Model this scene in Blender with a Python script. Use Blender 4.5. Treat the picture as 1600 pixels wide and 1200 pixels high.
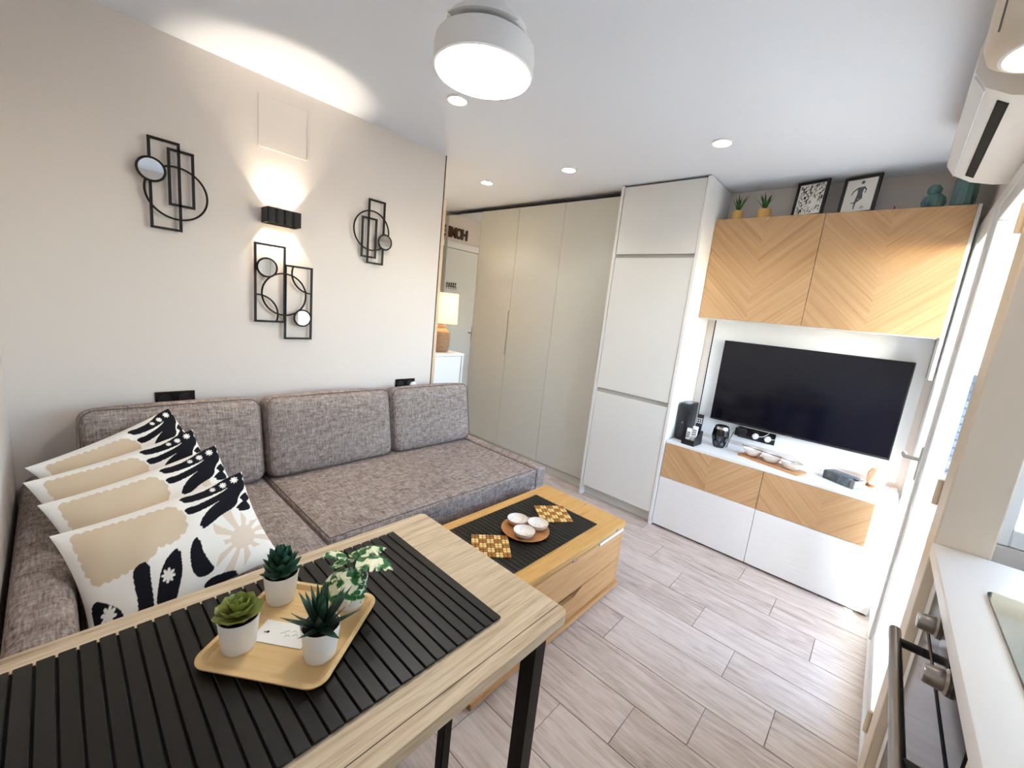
import bpy, bmesh, math, random
from mathutils import Vector, Matrix
random.seed(7)
PI = math.pi
scene = bpy.context.scene
C = scene.collection
for o in list(bpy.data.objects):
    bpy.data.objects.remove(o)

# ------------------------------------------------------------------ camera
CAM = (0.0, 0.0, 1.41)
RC = [[0.731331, 0.673918, 0.104831], [0.195674, -0.060082, -0.978827], [-0.65335, 0.736359, -0.175808]]
cd = bpy.data.cameras.new('camera')
cam = bpy.data.objects.new('camera', cd)
C.objects.link(cam)
right, up, back = Vector(RC[0]), -Vector(RC[1]), -Vector(RC[2])
mw = Matrix.Identity(4)
for i in range(3):
    mw[i][0], mw[i][1], mw[i][2], mw[i][3] = right[i], up[i], back[i], CAM[i]
cam.matrix_world = mw
cd.sensor_fit = 'HORIZONTAL'
cd.sensor_width = 36.0
cd.lens = 646.39 / 1600 * 36
cd.clip_start = 0.01
scene.camera = cam

# ------------------------------------------------------------------ world, sun, exposure
w = bpy.data.worlds.new('daylight_sky')
scene.world = w
w.use_nodes = True
nt = w.node_tree
bg = nt.nodes['Background']
sky = nt.nodes.new('ShaderNodeTexSky')
sky.sky_type = 'NISHITA'
sky.sun_disc = False
sky.sun_elevation = math.radians(38)
sky.sun_rotation = math.radians(141)
sky.air_density = 1.0
sky.dust_density = 0.7
nt.links.new(sky.outputs[0], bg.inputs[0])
bg.inputs[1].default_value = 2.25
sl = bpy.data.lights.new('sun', 'SUN')
sl.energy = 24.0
sl.angle = math.radians(0.6)
sl.color = (1.0, 0.98, 0.95)
so = bpy.data.objects.new('sun', sl)
C.objects.link(so)
el = math.radians(39.7)
sd = Vector((-0.70 * math.cos(el), 0.714 * math.cos(el), -math.sin(el)))   # direction the light travels
so.rotation_euler = sd.to_track_quat('-Z', 'Y').to_euler()
so.location = (3, -2, 4)
vs = scene.view_settings
vs.view_transform = 'Standard'
vs.look = 'None'
vs.gamma = 1.0
vs.use_curve_mapping = False
vs.exposure = 0.55


# ------------------------------------------------------------------ materials
MATS = {}
def lin(c):
    return tuple(((x / 255) / 12.92 if x / 255 <= .04045 else ((x / 255 + .055) / 1.055) ** 2.4) for x in c)

def base_mat(name, col, rough=.5, metal=0, spec=.5, alpha=None, coat=0):
    m = bpy.data.materials.new(name)
    m.use_nodes = True
    b = m.node_tree.nodes['Principled BSDF']
    b.inputs['Base Color'].default_value = (*lin(col), 1)
    b.inputs['Roughness'].default_value = rough
    b.inputs['Metallic'].default_value = metal
    b.inputs['Specular IOR Level'].default_value = spec
    if coat:
        b.inputs['Coat Weight'].default_value = coat
        b.inputs['Coat Roughness'].default_value = .1
    MATS[name] = m
    return m

def N(m, t, **kw):
    n = m.node_tree.nodes.new(t)
    for k, v in kw.items():
        setattr(n, k, v)
    return n

def L(m, a, b):
    m.node_tree.links.new(a, b)

def bsdf(m):
    return m.node_tree.nodes['Principled BSDF']

def math_node(m, op, a, b=None):
    n = N(m, 'ShaderNodeMath', operation=op)
    for i, v in enumerate((a, b)):
        if v is None:
            continue
        if isinstance(v, (int, float)):
            n.inputs[i].default_value = v
        else:
            L(m, v, n.inputs[i])
    return n.outputs[0]

def add_bump(m, height, strength=.2, dist=.002):
    bn = N(m, 'ShaderNodeBump')
    bn.inputs['Strength'].default_value = strength
    bn.inputs['Distance'].default_value = dist
    L(m, height, bn.inputs['Height'])
    L(m, bn.outputs[0], bsdf(m).inputs['Normal'])

def ramp(m, fac, stops):
    r = N(m, 'ShaderNodeValToRGB')
    e = r.color_ramp.elements
    while len(e) < len(stops):
        e.new(.5)
    for i, (p, c) in enumerate(stops):
        e[i].position = p
        e[i].color = (*lin(c), 1)
    L(m, fac, r.inputs[0])
    return r.outputs[0]

def noise(m, vec, scale, detail=4, rough=.6, dist=0):
    n = N(m, 'ShaderNodeTexNoise')
    n.inputs['Scale'].default_value = scale
    n.inputs['Detail'].default_value = detail
    n.inputs['Roughness'].default_value = rough
    n.inputs['Distortion'].default_value = dist
    if vec is not None:
        L(m, vec, n.inputs['Vector'])
    return n.outputs['Fac']

def objvec(m, scale=(1, 1, 1), loc=(0, 0, 0), rand=False, out='Object'):
    tc = N(m, 'ShaderNodeTexCoord')
    mp = N(m, 'ShaderNodeMapping')
    mp.inputs['Scale'].default_value = scale
    mp.inputs['Location'].default_value = loc
    L(m, tc.outputs[out], mp.inputs['Vector'])
    v = mp.outputs[0]
    if rand:
        oi = N(m, 'ShaderNodeObjectInfo')
        cm = N(m, 'ShaderNodeCombineXYZ')
        L(m, math_node(m, 'MULTIPLY', oi.outputs['Random'], 37.0), cm.inputs[0])
        L(m, math_node(m, 'MULTIPLY', oi.outputs['Random'], 91.0), cm.inputs[1])
        L(m, math_node(m, 'MULTIPLY', oi.outputs['Random'], 53.0), cm.inputs[2])
        va = N(m, 'ShaderNodeVectorMath', operation='ADD')
        L(m, v, va.inputs[0])
        L(m, cm.outputs[0], va.inputs[1])
        v = va.outputs[0]
    return v

def paint(name, col, rough=.7, bump=.05, scale=160):
    m = base_mat(name, col, rough, spec=.3)
    v = objvec(m)
    add_bump(m, noise(m, v, scale, 3), bump, .001)
    return m

def wood(name, stops, scale=(4, 60, 60), rough=.5, rand=False, nscale=1.0, dist=.6, bump=.12):
    """grain runs along the axis with the small scale"""
    m = base_mat(name, stops[0][1], rough, spec=.35)
    v = objvec(m, scale, rand=rand)
    a = noise(m, v, nscale, 6, .65, dist)
    v2 = objvec(m, tuple(s * 4 for s in scale), rand=rand)
    b = noise(m, v2, nscale, 3, .5, .2)
    f = math_node(m, 'ADD', math_node(m, 'MULTIPLY', a, .72), math_node(m, 'MULTIPLY', b, .28))
    L(m, ramp(m, f, stops), bsdf(m).inputs['Base Color'])
    add_bump(m, f, bump, .001)
    return m

def emit(name, col, strength):
    m = bpy.data.materials.new(name)
    m.use_nodes = True
    t = m.node_tree
    for n in list(t.nodes):
        t.nodes.remove(n)
    e = t.nodes.new('ShaderNodeEmission')
    e.inputs[0].default_value = (*lin(col), 1)
    e.inputs[1].default_value = strength
    o = t.nodes.new('ShaderNodeOutputMaterial')
    t.links.new(e.outputs[0], o.inputs[0])
    MATS[name] = m
    return m

paint('wall_paint', (231, 221, 213), .75)
paint('ceiling_paint', (234, 238, 246), .8)
paint('white_lacquer', (243, 242, 240), .32, .01)
paint('white_panel', (240, 239, 238), .45, .01)
paint('sage_lacquer', (207, 207, 199), .42, .01)
paint('cream_lacquer', (233, 233, 230), .4, .01)
paint('dark_gap', (38, 36, 34), .8)
paint('beige_pvc', (230, 215, 194), .45, .02)
paint('white_pvc', (244, 245, 245), .3, .01)
paint('outside_white', (236, 236, 232), .8)
paint('black_metal', (22, 20, 20), .45, .02)
base_mat('black_gloss', (14, 14, 16), .12, spec=.6)
base_mat('black_plastic', (24, 24, 27), .42)
base_mat('grey_plastic', (120, 116, 112), .4)
base_mat('white_plastic', (240, 240, 238), .35)
base_mat('screen_black', (9, 11, 22), .1, spec=.5)
base_mat('worktop_stone', (232, 229, 226), .4)
base_mat('chrome', (205, 200, 196), .18, metal=1)
base_mat('steel', (158, 154, 150), .3, metal=1)
base_mat('mirror_glass', (235, 238, 240), .02, metal=1)
base_mat('hob_glass', (10, 10, 12), .05, spec=.4)
base_mat('oven_glass', (34, 36, 40), .14, spec=.1)
base_mat('slat_black', (22, 20, 17), .36, spec=.32)
base_mat('mat_base', (10, 10, 9), .8)
base_mat('pot_white', (243, 242, 238), .35)
base_mat('paper', (247, 243, 234), .8)
base_mat('ink', (30, 30, 32), .8)
base_mat('sketch_grey', (98, 97, 100), .8)
base_mat('faint_ink', (205, 200, 192), .8)
base_mat('bowl_glaze', (240, 234, 224), .25, coat=.5)
base_mat('bowl_clay', (214, 178, 158), .45)
base_mat('teal_ceramic', (84, 122, 120), .3, coat=.4)
base_mat('bead_green', (150, 178, 150), .4)
base_mat('string_brown', (92, 62, 40), .8)
base_mat('yellow_pot', (219, 173, 98), .5)
base_mat('salt_base', (150, 82, 48), .5)
base_mat('wood_sign', (78, 48, 24), .6)
base_mat('channel_grey', (196, 193, 188), .5)
base_mat('facet_grey', (84, 88, 96), .25)
base_mat('handle_grey', (196, 193, 188), .35)
base_mat('thread', (70, 60, 54), .8)
base_mat('seam_thread', (104, 92, 88), .9)
base_mat('blind_slat', (74, 86, 104), .5)

# glass pane: clear sheet with fresnel reflection
m = bpy.data.materials.new('pane_glass'); m.use_nodes = True; MATS['pane_glass'] = m
t = m.node_tree
for n in list(t.nodes): t.nodes.remove(n)
o_ = t.nodes.new('ShaderNodeOutputMaterial'); mx = t.nodes.new('ShaderNodeMixShader')
tr = t.nodes.new('ShaderNodeBsdfTransparent'); gl = t.nodes.new('ShaderNodeBsdfGlossy')
tr.inputs[0].default_value = (.95, .975, .98, 1); gl.inputs['Roughness'].default_value = 0.01
fr = t.nodes.new('ShaderNodeFresnel'); fr.inputs[0].default_value = 1.5
ge = t.nodes.new('ShaderNodeNewGeometry'); iv = t.nodes.new('ShaderNodeMath'); iv.operation = 'SUBTRACT'; iv.inputs[0].default_value = 1.0
mu = t.nodes.new('ShaderNodeMath'); mu.operation = 'MULTIPLY'
t.links.new(ge.outputs['Backfacing'], iv.inputs[1]); t.links.new(fr.outputs[0], mu.inputs[0]); t.links.new(iv.outputs[0], mu.inputs[1])
t.links.new(mu.outputs[0], mx.inputs[0]); t.links.new(tr.outputs[0], mx.inputs[1]); t.links.new(gl.outputs[0], mx.inputs[2])
t.links.new(mx.outputs[0], o_.inputs[0])
# translucent cloth: added kitchen sun diffuser / lamp shade
def translucent(name, col, fac=.6):
    m = bpy.data.materials.new(name); m.use_nodes = True; MATS[name] = m
    t = m.node_tree
    for n in list(t.nodes): t.nodes.remove(n)
    o = t.nodes.new('ShaderNodeOutputMaterial'); x = t.nodes.new('ShaderNodeMixShader')
    a = t.nodes.new('ShaderNodeBsdfDiffuse'); b = t.nodes.new('ShaderNodeBsdfTranslucent')
    a.inputs[0].default_value = (*lin(col), 1); b.inputs[0].default_value = (*lin(col), 1)
    x.inputs[0].default_value = fac
    t.links.new(a.outputs[0], x.inputs[1]); t.links.new(b.outputs[0], x.inputs[2]); t.links.new(x.outputs[0], o.inputs[0])
translucent('diffuser_fabric', (222, 228, 236), .34)
translucent('shade_fabric', (250, 236, 208), .55)

# floor planks
m = base_mat('floor_plank', (190, 174, 162), .42, spec=.4)
v = objvec(m, (2.2, 26, 1), rand=True)
a = noise(m, v, 1.6, 7, .62, 1.2)
v2 = objvec(m, (6, 120, 1), rand=True)
b_ = noise(m, v2, 1.5, 3, .5, .3)
v3 = objvec(m, (3.2, 9, 1), rand=True)
k_ = noise(m, v3, 1.3, 2, .5, 2.0)
f = math_node(m, 'ADD', math_node(m, 'MULTIPLY', a, .55), math_node(m, 'ADD', math_node(m, 'MULTIPLY', b_, .2), math_node(m, 'MULTIPLY', k_, .25)))
oi = N(m, 'ShaderNodeObjectInfo')
f = math_node(m, 'ADD', f, math_node(m, 'MULTIPLY', math_node(m, 'SUBTRACT', oi.outputs['Random'], .5), .10))
L(m, ramp(m, f, [(.28, (124, 107, 98)), (.40, (180, 164, 154)), (.52, (204, 190, 181)), (.68, (220, 208, 200))]), bsdf(m).inputs['Base Color'])
add_bump(m, f, .1, .001)
paint('floor_grout', (158, 144, 135), .9)

wood('oak_table', [(.27, (126, 102, 76)), (.42, (190, 167, 136)), (.56, (212, 192, 161)), (.75, (228, 212, 184))], (60, 3.0, 60), .5, dist=.9)
wood('oak_gold', [(.25, (168, 118, 58)), (.45, (205, 156, 88)), (.6, (216, 170, 102)), (.8, (228, 186, 122))], (40, 2.5, 40), .42, dist=.8)
wood('oak_side', [(.25, (168, 114, 66)), (.45, (204, 154, 100)), (.65, (217, 171, 119)), (.8, (227, 186, 136))], (40, 2.5, 40), .42, dist=.8)
wood('tray_wood', [(.3, (212, 170, 112)), (.5, (226, 190, 134)), (.75, (235, 204, 152))], (3, 40, 30), .4, dist=.4)
wood('plate_wood', [(.3, (160, 104, 60)), (.5, (190, 132, 80)), (.75, (208, 154, 100))], (4, 50, 30), .4)
wood('board_wood', [(.3, (176, 120, 74)), (.5, (200, 146, 96)), (.75, (214, 164, 116))], (4, 50, 30), .45)
wood('trim_wood', [(.3, (214, 184, 148)), (.5, (226, 200, 168)), (.75, (234, 212, 184))], (60, 60, 3), .5)
wood('sand_ceramic', [(.3, (118, 92, 70)), (.5, (150, 120, 94)), (.75, (176, 146, 116))], (40, 40, 120), .85, bump=.6)
wood('bead_light', [(.3, (226, 186, 110)), (.6, (242, 212, 140)), (.8, (248, 224, 160))], (60, 60, 60), .4)
wood('bead_dark', [(.3, (150, 92, 36)), (.6, (184, 124, 58)), (.8, (200, 142, 74))], (60, 60, 60), .4)
wood('soil', [(.3, (18, 14, 12)), (.55, (38, 30, 26)), (.75, (64, 52, 44))], (120, 120, 120), .95, bump=.8)

# chevron oak veneer: grain follows a V about each front's own centre line
m = base_mat('chevron_oak', (205, 164, 116), .42, spec=.35)
tc = N(m, 'ShaderNodeTexCoord'); sp = N(m, 'ShaderNodeSeparateXYZ')
L(m, tc.outputs['Object'], sp.inputs[0])
ax = math_node(m, 'ABSOLUTE', sp.outputs[0])
across = math_node(m, 'SUBTRACT', sp.outputs[2], math_node(m, 'MULTIPLY', ax, .95))
along = math_node(m, 'ADD', math_node(m, 'MULTIPLY', sp.outputs[2], .95), ax)
sgn = math_node(m, 'MULTIPLY', math_node(m, 'SIGN', sp.outputs[0]), 3.7)
oi = N(m, 'ShaderNodeObjectInfo')
cb = N(m, 'ShaderNodeCombineXYZ')
L(m, math_node(m, 'ADD', math_node(m, 'MULTIPLY', across, 62), sgn), cb.inputs[0])
L(m, math_node(m, 'MULTIPLY', along, 1.3), cb.inputs[1])
L(m, math_node(m, 'MULTIPLY', oi.outputs['Random'], 40), cb.inputs[2])
a = noise(m, cb.outputs[0], 1.0, 5, .62, .25)
cb2 = N(m, 'ShaderNodeCombineXYZ')
L(m, math_node(m, 'ADD', math_node(m, 'MULTIPLY', across, 14), sgn), cb2.inputs[0])
L(m, math_node(m, 'MULTIPLY', along, .6), cb2.inputs[1])
L(m, math_node(m, 'MULTIPLY', oi.outputs['Random'], 40), cb2.inputs[2])
b_ = noise(m, cb2.outputs[0], 1.0, 2, .5, 0)
f = math_node(m, 'ADD', math_node(m, 'MULTIPLY', a, .7), math_node(m, 'MULTIPLY', b_, .3))
L(m, ramp(m, f, [(.3, (172, 130, 92)), (.44, (196, 155, 112)), (.56, (204, 165, 122)), (.72, (214, 178, 138))]), bsdf(m).inputs['Base Color'])
add_bump(m, f, .12, .001)

# white front with rippled relief
m = base_mat('rippled_white', (243, 243, 242), .35)
v = objvec(m, (5, 1, 90))
add_bump(m, noise(m, v, 1.0, 2, .5, .8), .6, .004)

# melange upholstery
m = base_mat('sofa_fabric', (140, 128, 124), .95, spec=.1)
hs = [noise(m, objvec(m, sc_), 1, 2, .6) for sc_ in ((45, 26, 190), (45, 190, 26), (190, 26, 45), (26, 190, 45))]
h3 = noise(m, objvec(m), 5, 3, .5)
f = math_node(m, 'ADD', math_node(m, 'MULTIPLY', math_node(m, 'ADD', hs[0], hs[1]), .25), math_node(m, 'ADD', math_node(m, 'MULTIPLY', math_node(m, 'ADD', hs[2], hs[3]), .22), math_node(m, 'MULTIPLY', h3, .06)))
L(m, ramp(m, f, [(.37, (92, 81, 78)), (.46, (137, 124, 118)), (.53, (160, 147, 140)), (.64, (192, 180, 171))]), bsdf(m).inputs['Base Color'])
add_bump(m, f, .35, .002)

# printed cushion cloth: print held in a colour attribute
m = base_mat('printed_cotton', (245, 240, 230), .9, spec=.1)
at = N(m, 'ShaderNodeVertexColor'); at.layer_name = 'print'
L(m, at.outputs[0], bsdf(m).inputs['Base Color'])
v = objvec(m); add_bump(m, noise(m, v, 700, 2), .15, .001)

def leafmat(name, stops, scale=30, rough=.45):
    m = base_mat(name, stops[0][1], rough, spec=.4)
    v = objvec(m)
    L(m, ramp(m, noise(m, v, scale, 3, .5, .5), stops), bsdf(m).inputs['Base Color'])
leafmat('leaf_jade', [(.3, (22, 58, 48)), (.6, (44, 92, 72)), (.8, (92, 136, 110))])
leafmat('leaf_echeveria', [(.25, (128, 100, 54)), (.45, (132, 142, 62)), (.7, (150, 166, 84))], 26)
leafmat('leaf_aloe', [(.3, (14, 34, 26)), (.6, (30, 62, 46)), (.8, (60, 98, 76))])
leafmat('leaf_variegated', [(.44, (24, 92, 44)), (.5, (70, 134, 64)), (.54, (236, 234, 196)), (.8, (246, 244, 220))], 46)
leafmat('leaf_grass', [(.3, (30, 72, 34)), (.6, (58, 112, 52)), (.8, (104, 150, 84))])
leafmat('salt_rock', [(.3, (232, 164, 124)), (.6, (246, 196, 160)), (.8, (252, 220, 194))], 24, .7)
leafmat('card_case', [(.3, (60, 64, 68)), (.6, (96, 102, 106)), (.8, (130, 134, 136))], 30, .5)
emit('lamp_disc', (254, 252, 252), 27.0)
emit('downlight_glow', (255, 246, 232), 30.0)
emit('bulb_warm', (255, 222, 170), 20.0)
emit('led_warm', (255, 230, 186), 18.0)


# ------------------------------------------------------------------ mesh building
class MB:
    def __init__(s):
        s.v = []; s.f = []
    def add(s, verts, faces):
        b = len(s.v)
        s.v += [tuple(p) for p in verts]
        s.f += [tuple(i + b for i in f) for f in faces]
        return s
    def box(s, x0, x1, y0, y1, z0, z1, bev=0, seg=1):
        if not bev:
            return s.add([(x, y, z) for z in (z0, z1) for y in (y0, y1) for x in (x0, x1)],
                         [(0, 2, 3, 1), (4, 5, 7, 6), (0, 1, 5, 4), (2, 6, 7, 3), (0, 4, 6, 2), (1, 3, 7, 5)])
        bm = bmesh.new()
        bmesh.ops.create_cube(bm, size=1)
        for q in bm.verts:
            q.co = ((x0 + x1) / 2 + q.co.x * (x1 - x0), (y0 + y1) / 2 + q.co.y * (y1 - y0), (z0 + z1) / 2 + q.co.z * (z1 - z0))
        bmesh.ops.bevel(bm, geom=list(bm.edges), offset=bev, segments=seg, profile=.5, affect='EDGES')
        bm.verts.index_update()
        s.add([q.co[:] for q in bm.verts], [[q.index for q in f.verts] for f in bm.faces])
        bm.free()
        return s
    def lathe(s, prof, c=(0, 0, 0), n=24, cap0=True, cap1=True, ribs=None):
        V_ = []; F_ = []
        for (r, z) in prof:
            for i in range(n):
                a = 2 * PI * i / n
                k = r * (ribs(a, z) if ribs else 1)
                V_.append((c[0] + k * math.cos(a), c[1] + k * math.sin(a), c[2] + z))
        for j in range(len(prof) - 1):
            for i in range(n):
                k = (i + 1) % n
                F_.append((j * n + i, j * n + k, (j + 1) * n + k, (j + 1) * n + i))
        if cap0: F_.append(tuple(range(n))[::-1])
        if cap1: F_.append(tuple((len(prof) - 1) * n + i for i in range(n)))
        return s.add(V_, F_)
    def cyl(s, p0, p1, r, n=16, r1=None):
        return s.tube([p0, p1], r, n, radii=[r, r if r1 is None else r1])
    def tube(s, pts, r, n=8, closed=False, radii=None, square=False):
        pts = [Vector(p) for p in pts]
        m_ = len(pts)
        V_ = []; F_ = []
        ref = None
        for i, p in enumerate(pts):
            a = pts[(i - 1) % m_] if (closed or i > 0) else p
            b = pts[(i + 1) % m_] if (closed or i < m_ - 1) else p
            t_ = (b - a).normalized()
            if ref is None:
                ref = Vector((0, 0, 1)) if abs(t_.z) < .9 else Vector((1, 0, 0))
            u = (ref - t_ * ref.dot(t_)).normalized()
            w_ = t_.cross(u)
            ref = u
            rr = radii[i] if radii else r
            for k in range(n):
                ang = 2 * PI * (k + (.5 if n == 4 else 0)) / n
                V_.append(p + (u * math.cos(ang) + w_ * math.sin(ang)) * rr)
        q = m_ if closed else m_ - 1
        for i in range(q):
            j = (i + 1) % m_
            for k in range(n):
                l = (k + 1) % n
                F_.append((i * n + k, i * n + l, j * n + l, j * n + k))
        if not closed:
            F_.append(tuple(range(n))[::-1]); F_.append(tuple((m_ - 1) * n + k for k in range(n)))
        return s.add(V_, F_)
    def prism(s, poly, t0, t1, plane='xz'):
        """poly 2D outline, extruded along the third axis"""
        def P(a, b, t_):
            return {'xz': (a, t_, b), 'yz': (t_, a, b), 'xy': (a, b, t_)}[plane]
        n = len(poly)
        V_ = [P(a, b, t0) for a, b in poly] + [P(a, b, t1) for a, b in poly]
        F_ = [tuple(range(n)), tuple(range(2 * n - 1, n - 1, -1))] + [(i, i + n, (i + 1) % n + n, (i + 1) % n) for i in range(n)]
        return s.add(V_, F_)
    def xform(s, M):
        s.v = [tuple(M @ Vector(p)) for p in s.v]
        return s

def mk_mesh(name, mb, mat, smooth=True, ang=.7):
    me = bpy.data.meshes.new(name)
    me.from_pydata(mb.v, [], mb.f)
    bm = bmesh.new(); bm.from_mesh(me)
    bmesh.ops.recalc_face_normals(bm, faces=bm.faces)
    bm.to_mesh(me); bm.free()
    me.materials.append(MATS[mat])
    if smooth:
        me.polygons.foreach_set('use_smooth', [True] * len(me.polygons))
        me.set_sharp_from_angle(angle=ang)
    me.update()
    return me

def link(o, parent=None):
    C.objects.link(o)
    if parent: o.parent = parent
    return o

def wloc(o):
    v = Vector(o.location)
    while o.parent:
        o = o.parent
        v += Vector(o.location)
    return v

def tag(o, label=None, cat=None, group=None, kind=None):
    for k, v in (('label', label), ('category', cat), ('group', group), ('kind', kind)):
        if v: o[k] = v
    return o

def thing(name, label, cat, loc=(0, 0, 0), rz=0, group=None):
    o = bpy.data.objects.new(name, None)
    o.empty_display_size = .05
    o.location = loc; o.rotation_euler = (0, 0, rz)
    link(o)
    return tag(o, label, cat, group)

def part(name, mb, mat, parent, local=False, label=None, **kw):
    """mesh child; vertices are given in world coordinates unless local"""
    if not local:
        off = wloc(parent)
        mb.v = [(p[0] - off.x, p[1] - off.y, p[2] - off.z) for p in mb.v]
    o = bpy.data.objects.new(name, mk_mesh(name, mb, mat, **kw))
    link(o, parent)
    if label: o['label'] = label
    return o

def cpart(name, mb, mat, parent, **kw):
    """like part, but the child's own origin is the centre of its vertices"""
    off = wloc(parent)
    xs, ys, zs = zip(*mb.v)
    c = Vector(((min(xs) + max(xs)) / 2, (min(ys) + max(ys)) / 2, (min(zs) + max(zs)) / 2))
    mb.v = [tuple(Vector(p) - c) for p in mb.v]
    o = bpy.data.objects.new(name, mk_mesh(name, mb, mat, **kw))
    o.location = c - off
    return link(o, parent)

def solo(name, mb, mat, label, cat, group=None, **kw):
    xs, ys, zs = zip(*mb.v)
    c = Vector(((min(xs) + max(xs)) / 2, (min(ys) + max(ys)) / 2, min(zs)))
    mb.v = [tuple(Vector(p) - c) for p in mb.v]
    o = bpy.data.objects.new(name, mk_mesh(name, mb, mat, **kw))
    o.location = c
    return tag(link(o), label, cat, group)

def struct(name, mb, mat, label=None, parent=None, **kw):
    o = bpy.data.objects.new(name, mk_mesh(name, mb, mat, **kw))
    link(o, parent)
    tag(o, label, kind='structure')
    return o

def lamp(name, kind, loc, power, col, parent=None, rot=None, **kw):
    l = bpy.data.lights.new(name, kind)
    l.energy = power; l.color = col
    for k, v in kw.items(): setattr(l, k, v)
    o = bpy.data.objects.new(name, l)
    off = wloc(parent) if parent else Vector((0, 0, 0))
    o.location = Vector(loc) - off
    if rot: o.rotation_euler = rot
    return link(o, parent)

def text_mesh(txt, size, depth):
    cu = bpy.data.curves.new('t', 'FONT')
    cu.body = txt; cu.size = size; cu.extrude = depth / 2; cu.align_x = 'LEFT'; cu.offset = size * .03
    o = bpy.data.objects.new('t', cu)
    C.objects.link(o)
    bpy.context.view_layer.update()
    me = bpy.data.meshes.new_from_object(o.evaluated_get(bpy.context.evaluated_depsgraph_get()))
    mb = MB(); mb.add([v.co[:] for v in me.vertices], [tuple(p.vertices) for p in me.polygons])
    bpy.data.objects.remove(o); bpy.data.curves.remove(cu)
    return mb

def arc(c, r, a0, a1, n):
    return [(c[0] + r * math.cos(a0 + (a1 - a0) * i / n), c[1] + r * math.sin(a0 + (a1 - a0) * i / n)) for i in range(n + 1)]

def round_rect(x0, x1, y0, y1, r, n=6):
    p = []
    for cx, cy, a in ((x1 - r, y1 - r, 0), (x0 + r, y1 - r, PI / 2), (x0 + r, y0 + r, PI), (x1 - r, y0 + r, 1.5 * PI)):
        p += arc((cx, cy), r, a, a + PI / 2, n)
    return p

def puff(sx, sy, sz, r, bulge=(0, 0, 0), n=14):
    """soft rounded block centred on the origin: full sizes, corner radius, face bulge per axis"""
    mb = MB()
    h = (sx / 2, sy / 2, sz / 2)
    for ax in range(3):
        for sg in (-1, 1):
            V_ = []
            for i in range(n + 1):
                for j in range(n + 1):
                    p = [0, 0, 0]
                    p[ax] = sg
                    # denser sampling near the rims
                    e = lambda q: math.sin((q / n * 2 - 1) * PI / 2)
                    p[(ax + 1) % 3] = e(i); p[(ax + 2) % 3] = e(j)
                    q = [p[k] * h[k] for k in range(3)]
                    inner = [max(-(h[k] - r), min(h[k] - r, q[k])) for k in range(3)]
                    d = Vector([q[k] - inner[k] for k in range(3)])
                    if d.length > 1e-9: d = d.normalized() * r
                    q = [inner[k] + d[k] for k in range(3)]
                    for k in range(3):
                        f_ = 1
                        for l in range(3):
                            if l != k: f_ *= max(0, 1 - abs(q[l] / h[l]) ** 2.5)
                        q[k] += bulge[k] * f_ * (q[k] / h[k])
                    V_.append(q)
            F_ = [(i * (n + 1) + j, (i + 1) * (n + 1) + j, (i + 1) * (n + 1) + j + 1, i * (n + 1) + j + 1) for i in range(n) for j in range(n)]
            mb.add(V_, F_)
    # weld the shared rims
    bm = bmesh.new()
    vs_ = [bm.verts.new(p) for p in mb.v]
    for f_ in mb.f: bm.faces.new([vs_[i] for i in f_])
    bmesh.ops.remove_doubles(bm, verts=bm.verts, dist=1e-5)
    bm.verts.index_update()
    out = MB(); out.add([v.co[:] for v in bm.verts], [[v.index for v in f_.verts] for f_ in bm.faces])
    bm.free()
    return out


# ------------------------------------------------------------------ the room
H = 2.365
XL = -2.41          # face of the long sofa wall
YB = 3.24           # face of the television wall
YN = -0.14          # wall behind the camera's shoulder
XE = -3.77          # entrance wall

fl = struct('floor', MB().box(XE - .1, .34, YN - .1, YB + .1, -.10, -.004), 'floor_grout', 'wood-look plank floor running across the living room')
P0, PL, PW = 1.180, .6455, .2033
starts = {0: -.441, 1: -.249, 2: -.053, 3: -.250, 4: -.444, 5: -.640, 6: -.838, 7: -1.036, -1: -.641, -2: -.835}
pmesh = {}
def plank(x0, x1, y0, y1):
    key = (round(x1 - x0, 3), round(y1 - y0, 3))
    if key not in pmesh:
        hx, hy = key[0] / 2, key[1] / 2
        pmesh[key] = mk_mesh('plank', MB().box(-hx, hx, -hy, hy, -.010, 0, .0012), 'floor_plank')
    o = bpy.data.objects.new('plank', pmesh[key])
    o.location = ((x0 + x1) / 2, (y0 + y1) / 2, random.uniform(-.0003, .0003))
    link(o, fl)
for row in range(-7, 11):
    y0 = P0 + row * PW; y1 = y0 + PW
    y0c, y1c = max(y0, YN), min(y1, YB)
    if y1c - y0c < .02: continue
    xs = starts.get(row, random.uniform(-.6, 0))
    lo = XE if y1c > 1.25 else XL - .02
    hi = .30 if y1c > 1.7 else .80
    hi = .30
    x = xs
    while x > lo: x -= PL
    while x < hi:
        a, b = max(x, lo), min(x + PL, hi)
        if b - a > .02: plank(a + .001, b - .001, y0c + .001, y1c - .001)
        x += PL

struct('ceiling', MB().box(XE - .1, 1.0, YN - .1, YB + .1, H, H + .1), 'ceiling_paint', 'flat white plaster ceiling')
struct('wall_left', MB().box(XL - .09, XL, YN - .1, 1.817, -.1, H), 'wall_paint', 'long pale beige wall behind the sofa')
struct('wall_back', MB().box(XE - .1, .32, YB, YB + .1, -.1, H), 'wall_paint', 'pale wall behind the television')
struct('wall_near', MB().box(XL - .1, 1.0, YN - .1, YN, -.1, H), 'wall_paint', 'pale wall closing the room beside the sofa arm')
struct('wall_entry', MB().box(XE - .1, XE, 1.1, YB + .1, -.1, H), 'wall_paint', 'entrance wall carrying the front door')
struct('wall_entry_side', MB().box(XE - .1, XL - .09, 1.1, 1.2, -.1, H), 'wall_paint', 'side wall closing the entrance hall')
struct('wall_right', MB().box(.225, .325, 1.74, YB + .1, 2.08, H), 'wall_paint', 'wall strip above the balcony door')
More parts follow.
